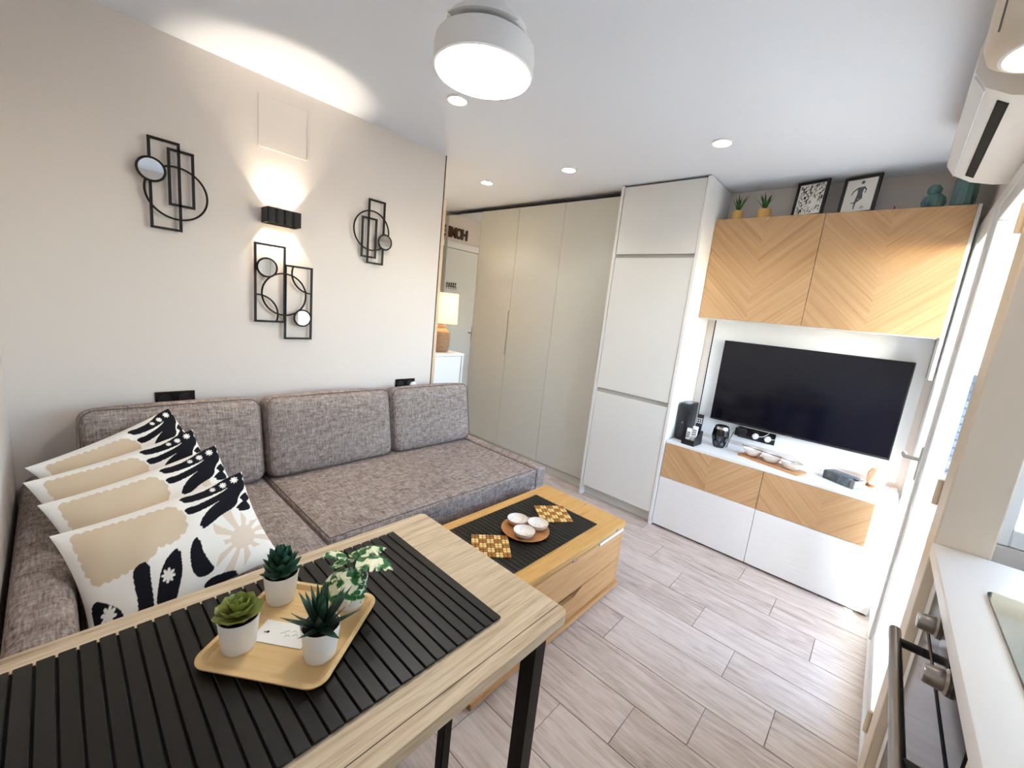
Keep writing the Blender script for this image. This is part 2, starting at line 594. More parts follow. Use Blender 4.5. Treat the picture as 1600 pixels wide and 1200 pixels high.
struct('trim_1', MB().box(XL - .10, XL + .004, 1.8175, 1.8225, 0, H), 'thread', 'thin dark edge strip at the end of the sofa wall')
struct('trim_2', MB().box(XL - .125, XL - .018, 1.823, 1.865, 0, 2.10, .003), 'trim_wood', 'pale wooden casing at the end of the sofa wall')
# pillar and kitchen bay
struct('wall_pillar', MB().box(.192, .300, 1.612, 1.74, 0, H, .004), 'beige_pvc', 'beige pillar between balcony door and kitchen worktop')
struct('wall_kitchen_end', MB().box(.30, .95, 1.76, 1.84, 2.02, H).box(.30, .95, 1.76, 1.84, -.1, .90).box(.86, .95, 1.76, 1.84, .9, 2.02), 'wall_paint', 'end wall of the kitchen bay around its window')
struct('wall_kitchen', MB().box(.85, .95, YN, 1.84, 2.0, H).box(.85, .95, YN, 1.84, -.1, 1.0).box(.85, .95, YN, .2, 1.0, 2.0).box(.85, .95, 1.6, 1.84, 1.0, 2.0), 'wall_paint', 'outer wall of the kitchen bay around the window')
struct('floor_kitchen', MB().box(.301, .95, YN, 1.76, -.10, 0), 'floor_grout', 'floor under the kitchen units')

def window(name, axis, a0, a1, z0, z1, pos, fw, th, label):
    """framed pane in the plane x=pos or y=pos"""
    e = bpy.data.objects.new(name, None)
    link(e); tag(e, label, kind='structure')
    def bx(mb, p0, p1, q0, q1, d0, d1):
        return mb.box(d0, d1, p0, p1, q0, q1, .003) if axis == 'x' else mb.box(p0, p1, d0, d1, q0, q1, .003)
    fm = MB()
    bx(fm, a0, a0 + fw, z0, z1, pos, pos + th); bx(fm, a1 - fw, a1, z0, z1, pos, pos + th)
    bx(fm, a0 + fw, a1 - fw, z0, z0 + fw, pos, pos + th); bx(fm, a0 + fw, a1 - fw, z1 - fw, z1, pos, pos + th)
    part('window_frame', fm, 'white_pvc', e)
    g = MB(); c = pos + th / 2
    if axis == 'x': g.box(c, c + .006, a0 + fw, a1 - fw, z0 + fw, z1 - fw)
    else: g.box(a0 + fw, a1 - fw, c, c + .006, z0 + fw, z1 - fw)
    part('pane', g, 'pane_glass', e)
    return e
window('window_1', 'y', .302, .858, .902, 2.018, 1.775, .05, .05, 'white framed window at the end of the worktop')
wk = window('window_2', 'x', .2, 1.6, 1.0, 2.0, .87, .05, .05, 'white framed window above the kitchen worktop')
part('sun_diffuser', MB().box(.862, .864, .22, 1.58, 1.02, 1.98), 'diffuser_fabric', wk)  # unseen sheet added to scatter direct sun at the kitchen window

# balcony door (two glazed leaves in a white frame)
DX = .205
dd = bpy.data.objects.new('door_1', None); dd.location = (DX, 2.4, 0); link(dd)
tag(dd, 'white glazed balcony door with two leaves and lever handle', kind='structure')
part('frame_head', MB().box(DX, DX + .07, 1.76, 3.236, 2.02, 2.08, .004), 'white_pvc', dd)
part('frame_jamb', MB().box(DX, DX + .07, 3.17, 3.236, .012, 2.02, .004), 'white_pvc', dd)
part('frame_jamb', MB().box(DX - .008, DX + .07, 1.742, 1.79, .012, 2.02, .004), 'beige_pvc', dd)
part('threshold', MB().box(DX - .01, DX + .09, 1.742, 3.236, 0, .012, .003), 'white_pvc', dd)
def leaf(y0, y1, x0, handle_side=None):
    l = MB(); s_ = .065; x1 = x0 + .05
    l.box(x0, x1, y0, y0 + s_, .02, 2.015, .006, 2).box(x0, x1, y1 - s_, y1, .02, 2.015, .006, 2)
    l.box(x0, x1, y0 + s_, y1 - s_, .02, .10, .006, 2).box(x0, x1, y0 + s_, y1 - s_, 1.95, 2.015, .006, 2)
    lo = part('door_leaf', l, 'white_pvc', dd)
    g = part('pane', MB().box(x0 + .022, x0 + .028, y0 + s_, y1 - s_, .10, 1.95), 'pane_glass', lo)
    return lo
near = leaf(1.795, 2.575, DX)
far = leaf(2.60, 3.165, DX)
part('meeting_post', MB().box(DX - .010, DX + .05, 2.577, 2.598, .02, 2.015, .004), 'white_pvc', far)
hd = MB().box(DX - .012, DX, 2.635, 2.665, .83, .99, .005, 2)
hd.tube([(DX - .008, 2.65, .93), (DX - .05, 2.65, .93), (DX - .058, 2.66, .93), (DX - .06, 2.70, .93), (DX - .058, 2.765, .925)], .010, 10)
part('handle', hd, 'handle_grey', far)
for z in (.16, 1.0, 1.80):
    part('hinge', MB().cyl((DX - .014, 1.793, z - .04), (DX - .014, 1.793, z + .04), .008, 12), 'beige_pvc', near)
part('gasket', MB().box(DX - .004, DX + .0, 1.789, 1.796, .02, 2.0), 'dark_gap', near)

# balcony outside
struct('balcony_floor', MB().box(.326, 1.66, 1.85, 6.0, -.12, -.02), 'outside_white', 'pale balcony floor outside the glass door')
struct('balcony_parapet', MB().box(1.58, 1.66, 1.2, 6.0, -.02, .95), 'outside_white', 'white parapet wall of the balcony')
struct('balcony_sun_slab', MB().box(.33, 1.62, -.5, 6.0, 2.47, 2.6).box(.951, 1.62, -.5, 1.3, 2.47, 2.6), 'outside_white', 'unseen white slab above the balcony, sized to cut off the sun')  # slab added out of view so its edge limits the sun patch
struct('balcony_side', MB().box(.33, 1.62, 5.2, 5.3, -.02, 2.47), 'outside_white', 'white side wall closing the balcony')
struct('outer_wall', MB().box(.326, .345, 3.24, 5.2, -.02, 2.47), 'outside_white', 'white facade beside the balcony door')
bl = thing('slatted_screen', 'grey blue slatted screen standing on the balcony behind the glass door', 'screen', (.66, 4.4, -.02))
for i in range(13):
    cpart('slat', MB().box(.462, .86, 4.39, 4.405, .52 + i * .060, .572 + i * .060, .003), 'blind_slat', bl)
part('post', MB().box(.462, .49, 4.406, 4.43, -.02, 1.30), 'blind_slat', bl)
part('post', MB().box(.83, .86, 4.406, 4.43, -.02, 1.30), 'blind_slat', bl)


# ------------------------------------------------------------------ wardrobe with mirror door
YW = 2.89
wd = thing('wardrobe', 'tall sage beige fitted wardrobe with recessed grips and mirror door', 'wardrobe', (-2.7, 3.06, 0))
part('carcass', MB().box(XE + .002, -1.640, YW + .03, YB - .002, .0, 2.30), 'dark_gap', wd)  # coloured near black to stand in for shade in the gaps
part('plinth', MB().box(XE + .002, -1.640, YW + .012, YW + .03, 0, .075), 'sage_lacquer', wd)
def wdoor(x0, x1, notch=None):
    z0, z1 = .082, 2.318
    if notch:
        a, b = notch; d = .020
        poly = [(x0, z0), (x1, z0)] + [(x1, a)] + [(x1 - d * math.sin(t_), a + .0 + d * (1 - math.cos(t_))) for t_ in (.5, 1.0, PI / 2)] + \
               [(x1 - d * math.cos(t_), b - d + d * math.sin(t_)) for t_ in (0, .6, 1.1, PI / 2)] + [(x1, z1), (x0, z1)]
    else:
        poly = [(x0, z0), (x1, z0), (x1, z1), (x0, z1)]
    return part('door', MB().prism(poly, YW, YW + .022, 'xz'), 'sage_lacquer', wd, smooth=False)
d1 = wdoor(-3.190, -2.6925, (.975, 1.40))
d2 = wdoor(-2.6895, -2.183)
d3 = wdoor(-2.180, -1.672, (.98, 1.42))
part('grip_recess', MB().box(-2.716, -2.6925, YW + .014, YW + .024, .97, 1.405), 'channel_grey', d1)
part('grip_recess', MB().box(-1.696, -1.672, YW + .014, YW + .024, .975, 1.425), 'channel_grey', d3)
part('filler_strip', MB().box(-1.6705, -1.641, YW + .004, YW + .022, .0, 2.318), 'sage_lacquer', wd)
part('mirror_door', MB().box(-3.70, -3.193, YW, YW + .022, .082, 2.318, .001), 'mirror_glass', wd, label='full height mirror door', smooth=False)
part('filler_strip', MB().box(XE + .002, -3.7025, YW + .004, YW + .022, .0, 2.318), 'sage_lacquer', wd)

# tall fridge cabinet
tc_ = thing('tall_cabinet', 'tall cream white fridge cabinet reaching the ceiling beside the television', 'cabinet', (-1.32, 3.02, 0))
YT = 2.81
part('side_panel', MB().box(-1.639, -1.618, YT - .004, YB - .002, 0, H - .006), 'cream_lacquer', tc_)
part('side_panel', MB().box(-1.043, -1.023, YT - .004, YB - .002, 0, H - .006), 'white_lacquer', tc_)
part('carcass', MB().box(-1.617, -1.044, YT + .045, YB - .004, .075, H - .02), 'cream_lacquer', tc_)
part('plinth', MB().box(-1.617, -1.044, YT + .05, YT + .066, 0, .074), 'cream_lacquer', tc_)
for z0, z1 in ((.085, .862), (.892, 1.862), (1.888, 2.35)):
    cpart('door', MB().box(-1.614, -1.046, YT, YT + .022, z0, z1, .0015), 'cream_lacquer', tc_)
for z in (.862, 1.862):
    part('grip_channel', MB().box(-1.614, -1.046, YT + .018, YT + .044, z + .002, z + .024), 'channel_grey', tc_)

# ------------------------------------------------------------------ television wall
pn = struct('trim_3', MB().box(-.972, -.966, YB - .003, YB, .66, 1.49), 'dark_gap', 'thin dark joint in the panelling left of the television')
struct('trim_4', MB().box(-.962, .170, YB - .012, YB - .0005, .66, 1.49), 'white_panel', 'white back panel behind the television')

uc = thing('wall_cabinet', 'wide wall cabinet with two chevron oak doors above the television', 'cabinet', (-.43, 3.13, 1.492))
part('carcass', MB().box(-1.02, .172, 3.037, YB - .001, 1.490, 2.142), 'white_lacquer', uc)
part('side_panel', MB().box(.172, .186, 3.02, YB - .001, 1.28, 2.142), 'white_lacquer', uc)
for x0, x1 in ((-1.0205, -.4255), (-.4225, .171)):
    cpart('door', MB().box(x0, x1, 3.016, 3.036, 1.497, 2.140, .001), 'chevron_oak', uc)

lc = thing('media_unit', 'low white media unit with chevron oak drawers under the television', 'cabinet', (-.41, 3.03, 0))
part('carcass', MB().box(-1.018, .184, 2.875, YB - .013, .014, .612), 'white_lacquer', lc)
part('plinth', MB().box(-1.01, .176, 2.842, YB - .02, 0, .0135), 'dark_gap', lc)  # black strip painted in for the shadow line below the doors
part('side_panel', MB().box(-1.018, -1.004, 2.841, 2.875, .012, .612).box(.170, .184, 2.841, 2.875, .012, .612), 'white_lacquer', lc)
part('top_board', MB().box(-1.018, .186, 2.822, YB - .013, .6155, .632, .001), 'white_lacquer', lc)
for x0, x1 in ((-1.018, -.4165), (-.4135, .184)):
    cpart('drawer', MB().box(x0, x1, 2.820, 2.840, .374, .614, .001), 'chevron_oak', lc)
for (x0, x1), mt in zip(((-1.018, -.4165), (-.4135, .184)), ('rippled_white', 'rippled_white')):
    cpart('door', MB().box(x0, x1, 2.820, 2.840, .014, .371, .001), mt, lc)
ZT = .632

tv = thing('television', 'large flat black television mounted on white wall panel', 'television', (-.375, 3.21, .79))
part('back_case', MB().box(-.70, -.05, 3.200, YB - .013, .85, 1.29, .006), 'black_plastic', tv)
part('bezel', MB().box(-.868, .118, 3.180, 3.200, .788, 1.357, .003), 'black_plastic', tv)
part('screen', MB().box(-.862, .112, 3.1785, 3.1805, .802, 1.351), 'screen_black', tv)
part('logo_plate', MB().box(-.395, -.355, 3.177, 3.180, .790, .796), 'chrome', tv)

# ------------------------------------------------------------------ sofa
sf = thing('corner_sofa', 'grey melange corner sofa along the long wall', 'sofa', (-1.95, 1.0, 0))
def soft(name, x0, x1, y0, y1, z0, z1, r, bulge=(0, 0, 0), parent=None, n=14):
    mb = puff(x1 - x0, y1 - y0, z1 - z0, r, bulge, n)
    c = ((x0 + x1) / 2, (y0 + y1) / 2, (z0 + z1) / 2)
    mb.v = [(p[0] + c[0], p[1] + c[1], p[2] + c[2]) for p in mb.v]
    return part(name, mb, 'sofa_fabric', parent, ang=3.0)
XS = -1.495
soft('base', -2.395, XS + .004, -.10, 2.10, .05, .27, .02, parent=sf)
soft('seat_mattress', -2.395, XS, .686, 2.018, .272, .432, .022, (0, 0, .010), sf)
soft('chaise_mattress', -2.395, -1.03, -.002, .680, .272, .432, .022, (0, 0, .010), sf)
soft('chaise_base', -1.60, -1.035, -.10, .678, .05, .27, .02, parent=sf)
soft('end_rail', -2.395, XS, 2.022, 2.11, .06, .434, .02, parent=sf)
soft('arm', -2.395, -1.03, -.128, -.004, .06, .575, .045, parent=sf)
soft('back_frame', -2.405, -2.375, .052, 2.11, .44, .64, .01, parent=sf)
for x, y in ((-2.3, 0), (-2.3, 2.0), (-1.58, 2.0), (-1.15, 0), (-1.15, .6)):
    part('foot', MB().cyl((x, y, 0), (x, y, .06), .022, 12), 'black_plastic', sf)
# seams along the seat rims
for nm, x0, x1, y0, y1 in (('seam', -2.30, XS + .001, .69, 2.014), ('seam', -2.30, -1.03, .002, .676)):
    part(nm, MB().tube([(x0, y0 + .006, .431), (x1 - .012, y0 + .006, .431), (x1 - .012, y1 - .006, .431), (x0, y1 - .006, .431)], .002, 6), 'seam_thread', sf)

def back_cushion(y0, y1, label, top=.853, lean=.20, th=.15):
    wy = y1 - y0; hz = (top - .445) / math.cos(lean) + .02
    t_ = thing('back_cushion', label, 'cushion', (-2.155, (y0 + y1) / 2, .445), group='loose back cushions of the sofa')
    mb = puff(th, wy, hz, .045, (.018, .006, .010), 16)
    M = Matrix.Rotation(-lean, 4, 'Y') @ Matrix.Translation((-th / 2, 0, hz / 2))
    mb.xform(M)
    part('cover', mb, 'sofa_fabric', t_, local=True, ang=3.0)
    loop = []
    for a in range(4):
        pass
    pts = [(-.012, y_, z_) for y_, z_ in round_rect(-wy / 2 + .004, wy / 2 - .004, .006, hz - .004, .05, 6)]
    pm = MB().tube(pts, .002, 6, closed=True); pm.xform(Matrix.Rotation(-lean, 4, 'Y'))
    part('piping', pm, 'seam_thread', t_, local=True)
back_cushion(.035, .668, 'grey back cushion behind the printed pillows in the sofa corner', .834)
back_cushion(.690, 1.388, 'grey back cushion in the middle of the sofa', .832)
back_cushion(1.405, 2.035, 'grey back cushion at the sofa end near the wardrobe', .828)

# ------------------------------------------------------------------ printed pillows
PX = {  # print shapes traced on the front pillow, in one flat frame (TL, TR, BR, BL below)
 'beige': [[(355, 812), (420, 800), (500, 775), (560, 762), (640, 735), (690, 740), (740, 712), (830, 685), (868, 708), (905, 740), (895, 780), (918, 825), (868, 878), (830, 860), (790, 892), (760, 940), (700, 955), (640, 1000), (560, 1020), (540, 1050), (470, 1055), (460, 1010), (405, 1000), (410, 960), (372, 905), (380, 875), (325, 852), (365, 835)]],
 'black': [[(893, 715), (960, 700), (1040, 660), (1110, 615), (1150, 565), (1200, 532), (1207, 585), (1165, 640), (1155, 700), (1080, 740), (1020, 790), (975, 820), (985, 775), (1030, 715), (1110, 655), (1090, 650), (1000, 705), (912, 740)],
           [(865, 640), (960, 625), (1040, 585), (1110, 530), (1185, 498), (1198, 528), (1130, 572), (1080, 605), (990, 645), (890, 668)],
           [(1183, 668), (1205, 635), (1228, 622), (1230, 660)], [(1158, 728), (1185, 695), (1222, 668), (1240, 712)],
           [(960, 855), (975, 920), (1010, 975), (1052, 1022), (965, 1048), (938, 985), (932, 910)],
           [(870, 902), (878, 960), (888, 1010), (880, 1085), (870, 1180), (795, 1170), (795, 1020), (820, 955)],
           [(656, 992), (727, 960), (733, 1020), (762, 1110), (780, 1190), (720, 1190), (705, 1125), (680, 1070)],
           [(455, 1108), (560, 1130), (640, 1165), (640, 1240), (520, 1235)],
           [(1010, 1080), (1090, 1050), (1180, 1040), (1120, 1110), (1040, 1130)]],
}
def chaikin(poly, n=2):
    for _ in range(n):
        q = []
        for i in range(len(poly)):
            a, b = poly[i], poly[(i + 1) % len(poly)]
            q += [(a[0] * .75 + b[0] * .25, a[1] * .75 + b[1] * .25), (a[0] * .25 + b[0] * .75, a[1] * .25 + b[1] * .75)]
        poly = q
    return poly
def scallop(poly, step=46, amp=11):
    out = []
    for i in range(len(poly)):
        a, b = poly[i], poly[(i + 1) % len(poly)]
        d = math.hypot(b[0] - a[0], b[1] - a[1])
        for k in range(8):
            t_ = k / 8
            nx, ny = (b[1] - a[1]) / d, -(b[0] - a[0]) / d
            h = amp * abs(math.sin(PI * t_ * max(1, round(d / step))))
            out.append((a[0] + (b[0] - a[0]) * t_ + nx * h, a[1] + (b[1] - a[1]) * t_ + ny * h))
    return out
PX['black'] = [chaikin(p) for p in PX['black']]
PX['beige'] = [scallop([(345, 820), (440, 795), (560, 762), (650, 740), (740, 712), (830, 692), (890, 735), (905, 815), (850, 870), (770, 895), (735, 945), (640, 990), (560, 1020), (470, 1045), (410, 985), (375, 910), (350, 860)])]
def pip(p, poly):
    x, y = p; r = False; n = len(poly); j = n - 1
    for i in range(n):
        xi, yi = poly[i]; xj, yj = poly[j]
        if (yi > y) != (yj > y) and x < (xj - xi) * (y - yi) / (yj - yi) + xi: r = not r
        j = i
    return r
TL, TR_, BR, BL = (245, 815), (1190, 495), (1365, 985), (520, 1290)
FLOW = [((830, 1025), 34), ((1150, 545), 22), ((1090, 575), 20), ((560, 1165), 40), ((1035, 600), 16)]
def print_col(u, v):
    u = u + .24 * u * (1 - u)
    t_ = 1 - v
    x = (TL[0] * (1 - u) + TR_[0] * u) * (1 - t_) + (BL[0] * (1 - u) + BR[0] * u) * t_
    y = (TL[1] * (1 - u) + TR_[1] * u) * (1 - t_) + (BL[1] * (1 - u) + BR[1] * u) * t_
    white, bei, blk, pale = lin((247, 243, 234)), lin((219, 199, 170)), lin((30, 30, 36)), lin((228, 212, 192))
    for (fx, fy), fr in FLOW:
        dx, dy = x - fx, (y - fy)
        d = math.hypot(dx, dy)
        if d < fr * (.55 + .45 * abs(math.cos(4 * math.atan2(dy, dx)))): return white
    for p in PX['black']:
        if any(pip((x + ox, y + oy), p) for ox, oy in ((0, 0), (9, 3), (-9, -3), (3, 9), (-3, -9))): return blk
    for p in PX['beige']:
        if pip((x, y), p): return bei
    dx, dy = x - 1185, y - 870
    dx2 = dx + .25 * dy
    d = math.hypot(dx2, dy); a = math.atan2(dy, dx2)
    if 38 < d < 205 * (.72 + .28 * math.cos(a * 3 + 1)) and math.cos(a * 11) > .15 - .5 * (38 / max(d, 1)): return pale
    if d <= 62: return pale
    return white
PWI, PHI, PTH = .475, .338, .13
def pillow_mesh():
    nu, nv = 240, 170
    V_ = []; F_ = []; cols = []
    for side in (1, -1):
        for j in range(nv + 1):
            for i in range(nu + 1):
                u, v = i / nu, j / nv
                a, b = 2 * u - 1, 2 * v - 1
                # sides pulled in between the pointed corners
                x = a * PWI / 2 * (1 - .07 * (1 - b * b) * abs(a)) ; y = b * PHI / 2 * (1 - .08 * (1 - a * a) * abs(b))
                h = max(0, (1 - abs(a) ** 2.6)) ** .62 * max(0, (1 - abs(b) ** 2.6)) ** .62
                wr = .0035 * math.sin(9 * u + 4 * v) * math.sin(7 * v + 1) + .002 * math.sin(23 * u - 11 * v)
                V_.append((x, y, side * (PTH / 2 * h + wr * h)))
                cols.append(print_col(u, v) if side > 0 else lin((247, 243, 234)))
        o = 0 if side > 0 else (nu + 1) * (nv + 1)
        for j in range(nv):
            for i in range(nu):
                q = (o + j * (nu + 1) + i, o + j * (nu + 1) + i + 1, o + (j + 1) * (nu + 1) + i + 1, o + (j + 1) * (nu + 1) + i)
                F_.append(q if side > 0 else q[::-1])
    me = bpy.data.meshes.new('pillow')
    me.from_pydata(V_, [], F_)
    ca = me.color_attributes.new('print', 'FLOAT_COLOR', 'POINT')
    ca.data.foreach_set('color', [k for c_ in cols for k in (*c_, 1.0)])
    me.materials.append(MATS['printed_cotton'])
    me.polygons.foreach_set('use_smooth', [True] * len(me.polygons))
    return me
pm_ = pillow_mesh()
def pillow(tl, tr, down, label):
    tl, tr, down = Vector(tl), Vector(tr), Vector(down)
    X = (tr - tl).normalized(); Yv = -(down - X * down.dot(X)).normalized(); Z = X.cross(Yv)
    cen = (tl + tr) / 2 - Yv * PHI / 2
    o = bpy.data.objects.new('throw_pillow', pm_)
    M = Matrix.Identity(4)
    for i in range(3): M[i][0], M[i][1], M[i][2], M[i][3] = X[i], Yv[i], Z[i], cen[i]
    link(o); o.matrix_world = M
    tag(o, label, 'pillow', 'printed pillows leaning in the sofa corner')
pillow((-2.03, -.083, .730), (-2.235, .300, .833), (.36, .03, -.50), 'printed pillow farthest back, resting against the grey back cushion')
pillow((-1.90, -.073, .727), (-2.02, .330, .790), (.40, .04, -.50), 'printed pillow second from the back of the row')
pillow((-1.74, -.056, .705), (-1.838, .381, .775), (.42, .05, -.50), 'printed pillow third from the back of the row')
pillow((-1.575, -.044, .674), (-1.629, .422, .735), (.42, .05, -.46), 'printed pillow at the front showing its whole pattern')

# ------------------------------------------------------------------ dining table
ZD = .75
dt = thing('dining_table', 'oak topped dining table with slim black metal legs', 'table', (-.70, .32, 0))
poly = round_rect(-.985, -.420, -.125, .752, .018, 5)
tb = bpy.data.objects.new('t', None)
top = part('tabletop', MB().prism(poly, ZD - .027, ZD, 'xy'), 'oak_table', dt, ang=.5)
part('edge_joint', MB().box(-.4505, -.449, -.12, .748, ZD - .0005, ZD + .0003), 'thread', top)
for x in (-.970, -.468):
    for y in (-.115, .652):
        part('leg', MB().box(x, x + .038, y, y + .038, .0, ZD - .028, .002), 'black_metal', dt)
for x in (-.90, -.53):
    part('rail', MB().box(x, x + .02, -.092, .660, ZD - .052, ZD - .028, .002), 'black_metal', dt)
for y in (-.115, .660):
    part('rail', MB().box(-.932, -.468, y + .003, y + .023, ZD - .052, ZD - .028, .002), 'black_metal', dt)

mt_ = thing('slatted_mat', 'long black slatted mat lying on the dining table', 'mat', (-.72, .25, ZD))
part('backing', MB().box(-.932, -.508, -.118, .613, ZD, ZD + .002), 'mat_base', mt_)
sm_ = mk_mesh('slat', MB().box(-.215, .215, -.0109, .0109, 0, .0052, .0012), 'slat_black')
for i in range(29):
    o = bpy.data.objects.new('slat', sm_)
    o.location = (0, .6035 - i * .0249 - .25, .002)
    link(o, mt_)

st = thing('bar_stool', 'black metal stool pushed under the dining table', 'stool', (-.62, .40, 0))
for x in (-.74, -.50):
    for y in (.30, .515):
        part('leg', MB().box(x, x + .022, y, y + .022, 0, .62, .002), 'black_metal', st)
for x in (-.74, -.50):
    part('rail', MB().box(x, x + .022, .322, .515, .598, .62, .002).box(x, x + .022, .322, .515, .25, .268, .002), 'black_metal', st)
for y in (.30, .515):
    part('rail', MB().box(-.718, -.50, y, y + .022, .598, .62, .002), 'black_metal', st)
part('brace', MB().tube([(-.73, .31, .60), (-.49, .53, .60)], .012, 4), 'black_metal', st)
part('seat', MB().box(-.745, -.473, .295, .542, .62, .645, .006, 2), 'black_plastic', st)

st.location = (st.location.x - .035, st.location.y - .03, 0)

# ------------------------------------------------------------------ tray with four plants
tr_ = thing('serving_tray', 'square pale wooden tray with rounded corners on the black mat', 'tray', (-.733, .277, ZD + .0072), rz=math.radians(37))
S = .118
outer = round_rect(-S, S, -S, S, .03, 8); inner = round_rect(-S + .008, S - .008, -S + .008, S - .008, .024, 8)
mid = round_rect(-S + .014, S - .014, -S + .014, S - .014, .020, 8)
n_ = len(outer)
bot = round_rect(-S + .010, S - .010, -S + .010, S - .010, .024, 8)
rings = [[(x, y, 0) for x, y in bot], [(x, y, .012) for x, y in outer], [(x, y, .0145) for x, y in outer], [(x, y, .0145) for x, y in inner], [(x, y, .006) for x, y in mid]]
tm = MB()
V_ = [p for r in rings for p in r]
F_ = [(k * n_ + i, k * n_ + (i + 1) % n_, (k + 1) * n_ + (i + 1) % n_, (k + 1) * n_ + i) for k in range(4) for i in range(n_)]
F_ += [tuple(range(n_))[::-1], tuple(4 * n_ + i for i in range(n_))]
tm.add(V_, F_)
part('tray_body', tm, 'tray_wood', tr_, local=True, ang=.9)
ZP = ZD + .0072 + .006

def leaf_mesh(name, L_, W_, T_, curl=.3, tip=1.0, mat='leaf_jade', wide=.5, n=8, cup=0.0):
    """leaf along +X rising by curl, wide at fraction 'wide'"""
    mb = MB(); V_ = []; F_ = []
    for i in range(n + 1):
        t_ = i / n
        if t_ < wide: k = math.sin(PI / 2 * (.35 + .65 * t_ / wide))
        else: k = max(0.02, (1 - ((t_ - wide) / (1 - wide)) ** (1.3 + tip)))
        w_ = W_ / 2 * k; h = T_ / 2 * max(.15, k)
        x = L_ * t_ * (1 - .15 * curl * t_); z = L_ * curl * t_ * t_
        V_ += [(x, -w_, z + cup * k * W_), (x, 0, z - h), (x, w_, z + cup * k * W_), (x, 0, z + h)]
    for i in range(n):
        for k in range(4):
            F_.append((i * 4 + k, i * 4 + (k + 1) % 4, (i + 1) * 4 + (k + 1) % 4, (i + 1) * 4 + k))
    F_ += [(3, 2, 1, 0), (n * 4, n * 4 + 1, n * 4 + 2, n * 4 + 3)]
    mb.add(V_, F_)
    return mk_mesh(name, mb, mat, ang=1.3)
def put_leaf(me, parent, loc, az, tilt, s=1.0, roll=0):
    o = bpy.data.objects.new('leaf', me)
    o.location = loc
    o.rotation_euler = (Matrix.Rotation(az, 4, 'Z') @ Matrix.Rotation(-tilt, 4, 'Y') @ Matrix.Rotation(roll, 4, 'X')).to_euler()
    o.scale = (s, s, s)
    return link(o, parent)
pot_prof = [(.0255, 0), (.027, .002), (.0325, .060), (.0335, .0605), (.0335, .0625), (.0315, .0625), (.031, .054)]
def potted(name, label, x, y, r=1.0, zs=1.0):
    t_ = thing(name, label, 'plant', (x, y, ZP), group='small potted plants on the wooden tray')
    part('pot', MB().lathe([(a * r, b * zs) for a, b in pot_prof], n=32, cap1=False), 'pot_white', t_, local=True, ang=.8)
    part('soil', MB().lathe([(.0005, .050 * zs), (.015, .0545 * zs), (.0312 * r, .053 * zs)], n=24, cap0=False, cap1=False), 'soil', t_, local=True)
    return t_
# echeveria rosette (front left)
e1 = potted('potted_echeveria', 'olive green rosette succulent in white pot nearest the tray corner', -.758, .190)
lm = leaf_mesh('leaf', .044, .030, .006, .35, .9, 'leaf_echeveria', .68, 8, .10)
for ring, (n_l, tilt, s, z) in enumerate(((8, .10, 1.0, .056), (8, .42, .95, .060), (7, .75, .85, .065), (6, 1.05, .68, .069), (4, 1.32, .5, .072))):
    for i in range(n_l):
        put_leaf(lm, e1, (0, 0, z), 2 * PI * i / n_l + ring * .45, tilt + random.uniform(-.06, .06), s)
# jade green succulent (back left)
e2 = potted('potted_succulent', 'dark blue green succulent with plump leaves in white pot near the pillows', -.838, .287)
lm = leaf_mesh('leaf', .047, .021, .008, .25, .7, 'leaf_jade', .55, 8, .05)
for ring, (n_l, tilt, s, z) in enumerate(((8, .25, 1.0, .056), (8, .55, 1.0, .064), (7, .75, .95, .074), (6, .95, .85, .084), (5, 1.15, .7, .092), (3, 1.4, .5, .098))):
    for i in range(n_l):
        put_leaf(lm, e2, (0, 0, z), 2 * PI * i / n_l + ring * .5, tilt + random.uniform(-.1, .1), s * random.uniform(.9, 1.05))
part('stem', MB().cyl((0, 0, .05), (0, 0, .10), .004, 8), 'leaf_jade', e2, local=True)
# aloe (front right)
e3 = potted('potted_aloe', 'dark spiky aloe in white pot beside the paper tag', -.648, .288)
lm = leaf_mesh('leaf', .076, .017, .006, .12, .15, 'leaf_aloe', .22, 9, .12)
for ring, (n_l, tilt, s, z) in enumerate(((6, .32, .95, .054), (6, .75, 1.0, .056), (5, 1.1, 1.05, .058), (3, 1.35, 1.1, .060))):
    for i in range(n_l):
        put_leaf(lm, e3, (0, 0, z), 2 * PI * i / n_l + ring * .55, tilt + random.uniform(-.1, .1), s * random.uniform(.9, 1.1))
